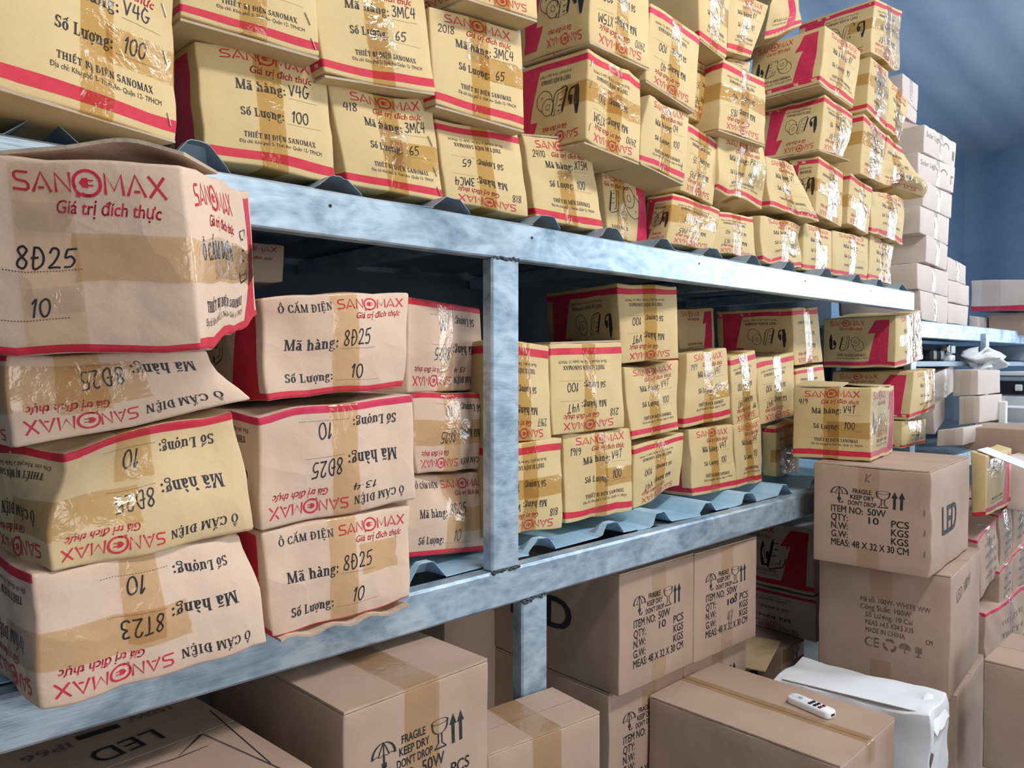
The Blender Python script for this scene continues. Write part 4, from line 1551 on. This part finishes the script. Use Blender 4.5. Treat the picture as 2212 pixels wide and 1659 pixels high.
# opened carton standing on the big LED carton
C = np.zeros((2, 2, 2, 3))
C[0, 0, 0], C[1, 0, 0] = at((1713, 986), 'z', 1.132), at((1881, 998), 'z', 1.132)
e = C[1, 0, 0] - C[0, 0, 0]
d = np.array([-e[1], e[0], 0]) / np.linalg.norm(e) * .33
C[0, 1, 0], C[1, 1, 0] = C[0, 0, 0] + (0, 0, .222), C[1, 0, 0] + (0, 0, .222)
C[:, :, 1] = C[:, :, 0] + d
c = carton(C, 'yellow')
small_front(c, 'front', 'V4T', '100', '4/9')
small_side(c, 'right', False, one=.82)
vtape(c, .5, .045, 0, 1)
htape(c, .42, .05, .45, right=.6)
c.tape([('right', .02, .96, .05, .95)], 'film', 'clear_film', .0012)
c.slab('raised_flap', .004, c.W * .62, .0, .09, c.H + .001, c.H + .005, lift=lambda a, b: (0, 0, .016 * b * (1 - a * .3)))
c.slab('raised_flap', c.W * .3, c.W - .004, .11, .3, c.H + .001, c.H + .005, lift=lambda a, b: (0, 0, .012 * (1 - b) * (1 - a)))
c.done('yellow carton with its lid flaps ajar, standing on the large LED carton', 'box', GL)

# ------------------------------------------------------------------ LED lamp cartons and others on the floor
GD = 'lamp cartons standing on the floor'


def led(label, C, card='brown', qty='10', side=None, flaps=True, front=True, taped=True, extra=None, crump=.0006, dents=(), ht=None, group=GD, bulge=.0025):
    c = carton(C, card, crump=crump, dents=dents, bulge=bulge, step=.026)
    if front:
        led_front(c, 'front', qty)
    if side:
        c.put(side, sans('LED', .03), *((.2, .67, .4) if side == 'left' else (.28, .62, .34)), .29, 'black', e=.0014)
    if flaps:
        c.flaps('top')
    if taped:
        a, b = .5 - .03 / c.W, .5 + .03 / c.W
        c.tape([('front', a, b, .72, 1)], 'tapel')
        c.tape([('front', a, b, 0, .2)], 'tapel')
    if extra:
        extra(c)
    return c.done(label, 'box', group, 'shipping_carton')


def ontop(c, px):
    P = at(px, 'z', c.C[:, 1, 0, 2].mean() + .004)
    q = P - c.C[0, 1, 0]
    return (q @ c.nu) / c.W, (q @ c.nw) / c.D


def top_tape(c, v0=.42, v1=.58):
    c.tape([('top', 0, 1, v0, v1), ('right', v0, v1, .86, 1)], 'tapep', 'lid_tape', .0062)


def front_top_tape(c, k=1.0):
    a, b = .5 - .035 / c.W, .5 + .035 / c.W
    c.tape([('front', a, b, .0, 1)], 'tapep')
    c.tape([('top', a, b, 0, k)], 'tapep', 'lid_tape', .0064)


led('LED carton with a K penned on it, raised on the plainer grey printed carton', placed(2.285, -.065, .829, -85.6, .321, .295, .481), side='right', bulge=.003,
    dents=[(1, .9, 0, .05, (.006, 0, -.008)), (1, .5, 0, .04, (.008, .002, 0)), (1, .2, 0, .04, (.008, .002, 0))],
    extra=lambda c: (c.put('front', hand('K.', .12), .46, .55, .86, .08, 'grey'), c.staples('front', [(.955, .62, 1.5), (.955, .42, 1.5), (.955, .22, 1.5)])))


def faded(c):
    for i, (tx, u0, u1) in enumerate((('M\u00e3 s\u1ed1: 100W- WHITE WW', .34, .86), ('C\u00f4ng Su\u1ea5t: 100W', .34, .72), ('S\u1ed1 L\u01b0\u1ee3ng: 10 C\u00e1i', .38, .73), ('MEAS: 64.5 X34.5 X35', .38, .74), ('MADE IN CHINA', .38, .68))):
        c.put('front', sans(tx, .016), u0, u1, .68 - .065 * i, .045, 'grey')
    c.put('front', sans('CM', .016), .83, .88, .42, .04, 'grey')
    c.put('front', sans('CE', .02), .38, .49, .3, .085, 'grey')
    lx, ly = c.dims('front')
    P = []
    for k in range(3):
        a = math.radians(90 + 120 * k)
        P += ribbon([(.57 * lx + .016 * math.cos(a + s), .34 * ly + .016 * math.sin(a + s)) for s in (-.85, -.4, 0, .4, .7)], .008)
    P += ribbon([(.68 * lx + .014 * math.cos(t), .335 * ly + .016 * math.sin(t)) for t in np.linspace(0, 3.14, 7)], .006) + ribbon([(.68 * lx, .34 * ly), (.68 * lx, .3 * ly)], .003)
    P.append([(.68 * lx + .014 * math.cos(t), .335 * ly + .014 * math.sin(t)) for t in np.linspace(0, 3.14, 7)])
    P += [_rect(.78 * lx - .009, .78 * lx + .009, .33 * ly, .38 * ly), _rect(.78 * lx - .002, .78 * lx + .002, .3 * ly, .33 * ly), _rect(.78 * lx - .008, .78 * lx + .008, .295 * ly, .302 * ly)]
    c.ink('front', P, 'grey')
    c.put('right', sans('LED 100W', .016), .18, .62, .74, .1, 'grey', rot=.12)


led('grey printed brown carton carrying the LED carton with the penned K', placed(2.372, -.045, .463, -84, .37, .354, .44), front=False, extra=faded)
led('brown carton wedged low between the white box and the dark gap', placed(2.425, -.06, 0.0, -84, .36, .456, .42), front=False, flaps=True)
led('LED carton with quantity 10 under the lower beam, its dark side beside the post', placed(1.47, .038, .613, -.8, .316, .297, .48), side='left', extra=lambda c: c.put('front', hand('s', .1), .6, .63, .44, .03, 'grey'))
led('LED carton with a scribbled out quantity under the lower beam', placed(1.789, .034, .61, -1.6, .318, .297, .48), qty='', extra=lambda c: (c.put('front', sans('10', .05), .5, .6, .435, .06, 'pen'), c.put('front', hand('8', .14), .6, .66, .44, .08, 'pen'), c.put('front', hand('47', .2), .5, .58, .25, .12, 'grey')))
led('brown carton underneath the LED carton that shows its dark side', placed(1.472, .07, .305, -.8, .316, .3, .48), qty='')
led('brown carton underneath the LED carton with the scribbled quantity', placed(1.79, .066, .305, -1.6, .318, .3, .48), qty='')
led('large fragile carton jutting out between the flat IP66 carton and the low one', placed(.59, -.149, .61, 2, .294, .3, .46), qty='', taped=False, extra=front_top_tape)
led('low brown carton with a taped lid at the foot of the steel post', placed(.888, -.132, .436, -6, .275, .3, .145), front=False, taped=False, extra=front_top_tape)
led('shadowed brown carton deep behind the foot of the post', quad((960, 1330), (1112, 1310), (1112, 1560), (960, 1600), .5, D=.3), front=False, taped=False)
led('wide brown carton with the remote control lying on its lid', placed(1.622, .06, .262, -88.7, .495, .297, .327), front=False, taped=False,
    extra=lambda c: (top_tape(c, .44, .56), c.put('right', sans('HOP DEN', .016), .5, .85, .3, .06, 'grey')))


def torn(c):
    c.slab('torn_flap', .02, c.W * .93, 0, .1, c.H + .001, c.H + .004, M['white'], lift=lambda a, b: (0, 0, .01 * (1 - b) * a), nx=12)
    c.slab('torn_flap', c.W * .9, c.W + .012, .02, .16, c.H - .004, c.H + .002, M['white'], lift=lambda a, b: (.01 * a, 0, -.05 * a * a + .006 * math.sin(b * 9)), nx=10)
    c.poly('right', [(.02, .55), (.1, .6), (.2, .68), (.16, .88), (.08, .84), (.03, .7)], 'grey')


led('white carton with a torn corner behind the lid with the remote control', placed(1.985, -.1, .258, -84, .385, .297, .21), card='white', front=False, flaps=False, taped=False, extra=torn, crump=.003,
    dents=[(1, 1, 0, .06, (.006, .02, -.02))], group='')
led('brown carton cut by the picture edge, dark gap beside it', placed(2.414, -.497, .3, -89, .34, .3, .3), front=False, taped=False,
    extra=lambda c: [c.put('front', sans(tx, .016), u, u + w, v, .05, 'grey') for tx, u, w, v in (('NW', .56, .12, .62), ('MEAS', .62, .2, .5), ('QTY', .62, .12, .4), ('PCS', .6, .1, .28))])


def ip66(c):
    def T(tx, pa, h, w, rot=0):
        u, v = ontop(c, pa)
        c.put('top', sans(tx, .0), 1 - u, 1 - u + w, 1 - v, h, 'grey' if tx != 'LED' else 'black', True, rot, e=.0062)
    T('LED', (330, 1578), .085, .2)
    T('150W', (360, 1527), .035, .13)
    T('IP66', (152, 1608), .04, .13)
    lx, ly = c.dims('top')
    L = [[(495, 1590), (385, 1640), (300, 1670)], [(440, 1588), (620, 1670)], [(455, 1537), (585, 1650)]]
    for ln in L:
        pts = []
        for p in ln:
            u, v = ontop(c, p)
            pts.append((u * lx, v * ly))
        c.ink('top', ribbon(pts, .0016), 'black', False, .0062)
    u, v = ontop(c, (440, 1588))
    u2, v2 = ontop(c, (386, 1637))
    c.ink('top', [[(u * lx, v * ly), (u * lx - .006, v * ly + .001), (u2 * lx, v2 * ly), (u2 * lx + .001, v2 * ly)]], 'black', False, .0064)
    u, v = ontop(c, (215, 1585))
    c.ink('top', [_rect(u * lx - .03, u * lx + .03, v * ly - .008, v * ly + .008)], 'black', False, .0062)


c = led('flat carton printed IP66 on its lid, under the lower beam with a drawn lamp outline', placed(.05, -.27, .575, 5, .5, .27, .6), front=False, taped=False, extra=ip66, crump=.002)

# plug carton and others in the gap under the beam
GG = 'cartons in the gap under the lower beam'
c = carton(placed(2.62, .44, .612, -92, .36, .235, .3), 'pale')
small_side(c, 'front', False, one=.8, red='red', icons=False)
icon_blade(c, 'front', .44, .32, .09, False)
icon_strip(c, 'front', .5, .34, .12, False)
c.done('pale carton with a red numeral and a drawn extension lead in the dark gap', 'box', GG)
c = carton(placed(2.615, .44, .455, -92, .37, .153, .3), 'pale')
small_front(c, 'front', flip=True, far=False)
c.done('pale carton with a red top band under the one with the extension lead', 'box', GG)
c = carton(placed(2.47, .4, .19, -91, .275, .26, .16), 'brown')
c.put('front', sans('B', .04), .58, .7, .45, .28, 'black')
c.flaps('top')
c.tape([('right', .0, 1, .8, .98)], 'tapep')
c.done('small brown carton lettered B in the gap behind the white carton', 'box', GG)
o = mesh_obj('cardboard_sheet', *boxes((2.2, 2.46, .1, .36, .45, .456, .001)), [M['ochre']], None, None, False, (2.33, .23, .45))
o.location = (2.33, .23, .456)
o.rotation_euler = (0, -.05, .3)
tag(o, 'loose flattened card sheet lying on the small carton lettered B', 'cardboard')

# remote control
rp = np.array([1.849, -.268, .566])
ang = math.atan2(-.115, -.021)
t = empty('remote_control', rp, 'white remote control with dark buttons lying on the wide brown carton lid', 'remote control')
t.rotation_euler = (0, 0, ang)


def lozenge(L, W, H, r, taper=0, n=6):
    ring = []
    for (sx, sy, a0) in ((1, 1, 0), (-1, 1, 90), (-1, -1, 180), (1, -1, 270)):
        for k in range(n + 1):
            a = math.radians(a0 + 90 * k / n)
            ring.append((sx * (L / 2 - r) + r * math.cos(a), (sy * (W / 2 - r) + r * math.sin(a)) * (1 - taper * (sx < 0))))
    N, V, F = len(ring), [], []
    for z, k in ((0, .94), (H * .25, 1), (H * .7, 1), (H * .93, .96), (H, .88)):
        V += [(x * (1 - (1 - k) * W / L), y * k, z) for x, y in ring]
    for j in range(4):
        for i in range(N):
            F.append((j * N + i, j * N + (i + 1) % N, j * N + N + (i + 1) % N, j * N + N + i))
    F.append(tuple(range(N - 1, -1, -1)))
    F.append(tuple(4 * N + i for i in range(N)))
    return np.array(V), F


V, F = lozenge(.122, .038, .017, .012)
mesh_obj('remote_body', V, F, [M['wplastic']], None, t)
for r in range(3):
    for k in range(3):
        V, F = lozenge(.009, .007, .0022, .003, n=3)
        mesh_obj('button', V + np.array([.002 + .014 * k, -.009 + .009 * r, .0168]), F, [M['redplastic'] if (r, k) == (1, 2) else M['dark']], None, t)['label'] = 'red button' if (r, k) == (1, 2) else 'dark button'
V, F = lozenge(.012, .009, .002, .004, n=3)
mesh_obj('button', V + np.array([-.03, 0, .0168]), F, [M['greyplastic']], None, t)
V, F = lozenge(.003, .014, .006, .001, n=3)
mesh_obj('emitter_window', V + np.array([.0605, 0, .006]), F, [M['dark']], None, t)

# ------------------------------------------------------------------ pale lamp cartons on the far rack
GP = 'pale cartons stacked on the far rack'


def pale(label, TL, TR, BR, BL, y=.06, D=.34, txt=None, lk=None, card='pale', group=GP, ax='y', tape=True, step=.03, x1=.5):
    c = carton(quad(TL, TR, BR, BL, y, D=D, lk=lk, ax=ax), card, step=step, crump=.001)
    if txt:
        c.put('front', sans(txt, .012), .06, .48, .6, .2, 'grey')
        P = ribbon([(c.W * (.66 + .09 * math.cos(a)), c.H * (.55 + .16 * math.sin(a))) for a in np.arange(0, 3.2, .3)], .006)
        c.ink('front', P, 'grey')
        c.poly('front', [(.87, .25), (.95, .25), (.95, .6), (.87, .6)], 'grey')
    if tape:
        vtape(c, x1, .04, 0, 1, m='clear')
    return c.done(label, 'box', group)


pale('pale carton with lamp lettering topmost of the white stack', (1997, 268), (2065, 309), (2062, 364), (1996, 328), txt='Solar Light')
pale('pale carton with lamp lettering second from the top of the white stack', (1984, 328), (2063, 362), (2060, 417), (1983, 388), txt='Solar Light')
pale('pale unlettered carton third from the top of the white stack', (1996, 391), (2057, 421), (2055, 472), (1993, 444))
pale('pale unlettered carton fourth from the top of the white stack', (1988, 444), (2051, 472), (2048, 530), (1987, 502))
pale('pale carton with small print on its dark side, in mid white stack', (2001, 504), (2048, 532), (2044, 584), (2000, 566))
pale('pale wide carton with shiny tape, second layer of the white stack', (1981, 567), (2048, 588), (2047, 641), (1981, 624))
pale('pale carton with shiny tape at the bottom of the white stack', (1986, 626), (2047, 642), (2046, 700), (1990, 690))
pale('pale carton jutting out above its neighbour at the far side of the white stack', (2046, 554), (2086, 574), (2086, 616), (2046, 602), D=.3)
pale('pale carton below the jutting one at the far side of the white stack', (2048, 604), (2094, 617), (2093, 660), (2048, 652), D=.3, tape=False)
pale('pale carton with faint print at the far bottom of the white stack', (2047, 654), (2092, 662), (2090, 704), (2047, 697), D=.3, tape=False)
pale('small pale carton on the rear stack high behind the bulging yellow carton', (1950, 158), (1984, 184), (1982, 240), (1950, 208), y=.3, D=.3)
pale('small pale carton under the high rear one behind the bulging yellow carton', (1955, 214), (1982, 242), (1980, 268), (1955, 250), y=.3, D=.3, tape=False)
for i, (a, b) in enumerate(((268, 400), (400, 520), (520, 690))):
    pale('shadowed pale carton behind the white stack, %s layer' % ('upper', 'middle', 'lower')[i], (1944, a - 10), (1986, a + 2), (1984, b - 2), (1944, b - 14), y=.3, D=.3, tape=False, card='brown')  # darker brown card paints the shade on these pale cartons

GF = 'cartons at the far end of the aisle'
c = carton(quad((2098, 606), (2230, 604), (2230, 668), (2098, 672), 5.0, D=.4, ax='x'), 'pale')
c.band('front', 0, 1, .0, .16, 'magenta')
c.tape([('front', .18, .5, .0, 1)], 'film', 'clear_film', .001)
c.done('film wrapped carton with a faint pink lower band on the far rack', 'box', GF)
pale('dark brown carton under the pink banded one on the far rack', (2136, 678), (2230, 676), (2230, 724), (2136, 720), y=5.05, ax='x', card='brown', group=GF, tape=False)
pale('small pale carton standing beside the white stack on the far rack', (2094, 682), (2112, 684), (2112, 712), (2094, 708), y=4.9, ax='x', group=GF, tape=False, D=.3)
f = lambda *a, **k: pale(*a, group=GF, **k)
f('skewed pale carton with bright white tape beyond the dark red numeral carton', (2020, 808), (2060, 787), (2061, 846), (2020, 874), y=.1, D=.25)
f('narrow pale carton below the skewed one with bright tape', (2016, 880), (2041, 860), (2041, 906), (2019, 938), y=.06, D=.2, tape=False)
f('pale carton with wrinkled tape facing along the aisle, under the white bag', (2061, 798), (2113, 800), (2112, 853), (2058, 857), y=3.8, ax='x')
f('pale carton with a glossy tape seam below the one under the white bag', (2071, 858), (2116, 856), (2115, 914), (2070, 918), y=3.7, ax='x')
f('low pale carton with a thin shiny tape just above the yellow lid', (2026, 930), (2081, 924), (2081, 962), (2022, 964), y=3.35, ax='x', D=.25)
c = carton(quad((2115, 862), (2162, 861), (2162, 915), (2115, 914), 4.05, D=.06, ax='x'), 'brown')
c.poly('front', [(.02, .32), (.6, .3), (.6, .68), (.02, .66)], 'black')
c.done('upright brown carton with a dark rectangle printed on it, by the white strip', 'box', GF)
f('bare wide brown carton lying across the far end behind the yellow lid', (2083, 921), (2240, 930), (2240, 1000), (2082, 968), y=3.5, ax='x', card='brown', tape=False)
c = carton(quad((2096, 974), (2130, 984), (2129, 1112), (2098, 1116), 2.88, D=.3, ax='x'), 'yellow', dents=[(1, .5, .1, .09, (0, -.01, 0))])
small_side(c, 'right', False, icons=False)
c.band('front', 0, 1, 0, .07, 'red')
c.tape([('right', .02, .8, .05, .95)], 'film', 'clear_film', .001)
c.slab('open_flap', c.W * .2, c.W + .22, .04, .16, c.H + .001, c.H + .004, M['white'], lift=lambda a, b: (0, 0, -.03 * a))
c.done('opened yellow carton with a white flap hanging out, behind the LED carton', 'box', GF)
c = carton(quad((2152, 992), (2214, 1012), (2214, 1105), (2152, 1096), 3.2, D=.3, ax='x'), 'pale')
c.band('front', .0, .36, 0, 1, 'magenta')
c.done('carton with a dark purple panel beside the opened yellow one', 'box', GF)
GR = 'pinkish cartons piled by the aisle'


def heap(label, TL, TR, BR, BL, y=-.34, D=.2):
    c = carton(quad(TL, TR, BR, BL, y, D=D), 'brown', crump=.003)
    c.band('front', 0, 1, .95, 1, 'magenta')
    c.band('left', 0, 1, .95, 1, 'magenta')
    for k in range(4):
        c.put('front', serif('THI\u1ebeT B\u1eca'), .3, .8, .7 - .18 * k, .06, 'grey')
    vtape(c, .5, .04, 0, 1, m='clear')
    c.done(label, 'box', GR)


heap('pinkish banded carton directly behind the LED side, top of the aisle pile', (2112, 1166), (2157, 1114), (2160, 1232), (2114, 1296))
heap('pinkish banded carton second along the top of the aisle pile', (2158, 1113), (2186, 1086), (2188, 1195), (2160, 1231))
heap('pinkish banded carton at the picture edge, top of the aisle pile', (2187, 1085), (2216, 1060), (2217, 1160), (2188, 1194))
heap('pinkish carton lower in the aisle pile with a red edge', (2156, 1236), (2186, 1200), (2189, 1300), (2160, 1340), y=-.35)
heap('pinkish carton lower in the aisle pile at the picture edge', (2187, 1199), (2220, 1160), (2222, 1262), (2190, 1299), y=-.35)
heap('grey worn carton with a bowed top edge near the floor of the aisle pile', (2128, 1330), (2226, 1255), (2228, 1420), (2130, 1480), y=-.36, D=.18)

# ------------------------------------------------------------------ goods at the end of the aisle
def thing_box(name, label, cat, P, sz, m, c=.004):
    x, y, z = sz
    V, F = boxes((-x / 2, x / 2, -y / 2, y / 2, 0, z, c))
    o = mesh_obj(name, V, F, [m], None, None, False)
    o.location = P
    tag(o, label, cat)
    return o


b = at((2165, 850), 'x', 4.9)
t = empty('gas_cooker', (4.9, b[1], 1.0), 'bluish white cooker with a dark control strip beyond the bright post', 'cooker')
for n, br, m in (('cooker_body', [(0, .5, -.32, .14, .0, .36, .01)], M['greyplastic']), ('control_panel', [(-.012, 0, -.32, .14, .26, .335, .003)], M['dark']), ('cooker_lid', [(-.005, .5, -.32, .14, .362, .385, .004)], M['wplastic']),
                 ('oven_door', [(-.014, 0, -.31, .13, .02, .25, .004)], M['wplastic'])):
    V, F = boxes(*br)
    mesh_obj(n, V, F, [m], None, t, False)
for k in range(3):
    V, F = boxes((-.03, -.012, -.28 + .09 * k, -.245 + .09 * k, .28, .315, .004))
    mesh_obj('knob', V, F, [M['wplastic']], None, t, False)
o = thing_box('range_hood', 'grey slanted cooker hood under the far upper beam', 'hood', (5.6, .3, 1.445), (.7, .5, .09), M['greyplastic'])
thing_box('white_board', 'narrow white board standing by the brown carton with a dark rectangle', 'board', (4.0, at((2166, 912), 'x', 4.0)[1], 1.13), (.03, .03, .13), M['wplastic'])
for px, lab in ((2006, 'black plastic lamp housing on the far shelf, next to its twin'), (2022, 'black plastic lamp housing on the far shelf, beside the chrome lamp')):
    q = at((px, 770), 'y', .12)
    V, F = lozenge(.07, .06, .05, .02)
    o = mesh_obj('lamp_housing', V, F, [M['dark']])
    o.location = (q[0], .12, 1.441)
    tag(o, lab, 'lamp', 'lamp housings on the far shelf')
q = at((2042, 768), 'y', .14)
t = empty('flood_lamp', (q[0], .14, 1.441), 'small chrome flood lamp with a white glass front on the far shelf', 'lamp')
V, F = lozenge(.08, .07, .03, .01)
mesh_obj('lamp_base', V, F, [M['wplastic']], None, t)
V, F = lozenge(.07, .06, .05, .012)
mesh_obj('lamp_head', V + np.array([-.01, 0, .032]), F, [M['chrome']], None, t)
V, F = boxes((-.03, .03, -.036, -.031, .038, .075, .002))
mesh_obj('lamp_glass', V, F, [M['wplastic']], None, t, False)
# plastic bag knotted round the bright post
rg = random.Random(9)
V, F = [], []
nu, nv = 22, 12
for j in range(nv + 1):
    for i in range(nu):
        a, b2 = 2 * math.pi * i / nu, j / nv
        r = (.05 + .035 * math.sin(b2 * 9 + 1) * math.sin(a * 2 + b2 * 4) + rg.uniform(-.008, .008)) * (.6 + .8 * math.sin(math.pi * b2) ** .6)
        V.append((r * 1.5 * math.cos(a) - .04, r * math.sin(a), .11 * b2 + .015 * math.sin(a * 3 + 2)))
for j in range(nv):
    for i in range(nu):
        F.append((j * nu + i, j * nu + (i + 1) % nu, j * nu + nu + (i + 1) % nu, j * nu + nu + i))
o = mesh_obj('plastic_bag', V, F, [M['wplastic']])
o.location = (4.36, .03, 1.39)
tag(o, 'crumpled white plastic bag tied round the bright far post', 'bag')
# bowl
V, F = [], []
prof = [(.03, 0), (.06, .005), (.1, .035), (.125, .075), (.13, .08), (.12, .075), (.095, .04), (.05, .012), (.0, .01)]
for r, z in prof:
    V += [(r * math.cos(i * math.pi / 12), r * math.sin(i * math.pi / 12), z) for i in range(24)]
for j in range(len(prof) - 1):
    for i in range(24):
        F.append((j * 24 + i, j * 24 + (i + 1) % 24, j * 24 + 24 + (i + 1) % 24, j * 24 + 24 + i))
o = mesh_obj('wash_bowl', V, F, [M['wplastic']])
o.location = tuple(at((2195, 912), 'x', 4.5) + np.array([0, 0, 0]))
tag(o, 'round pale bowl at the far end above the wide brown carton', 'bowl')
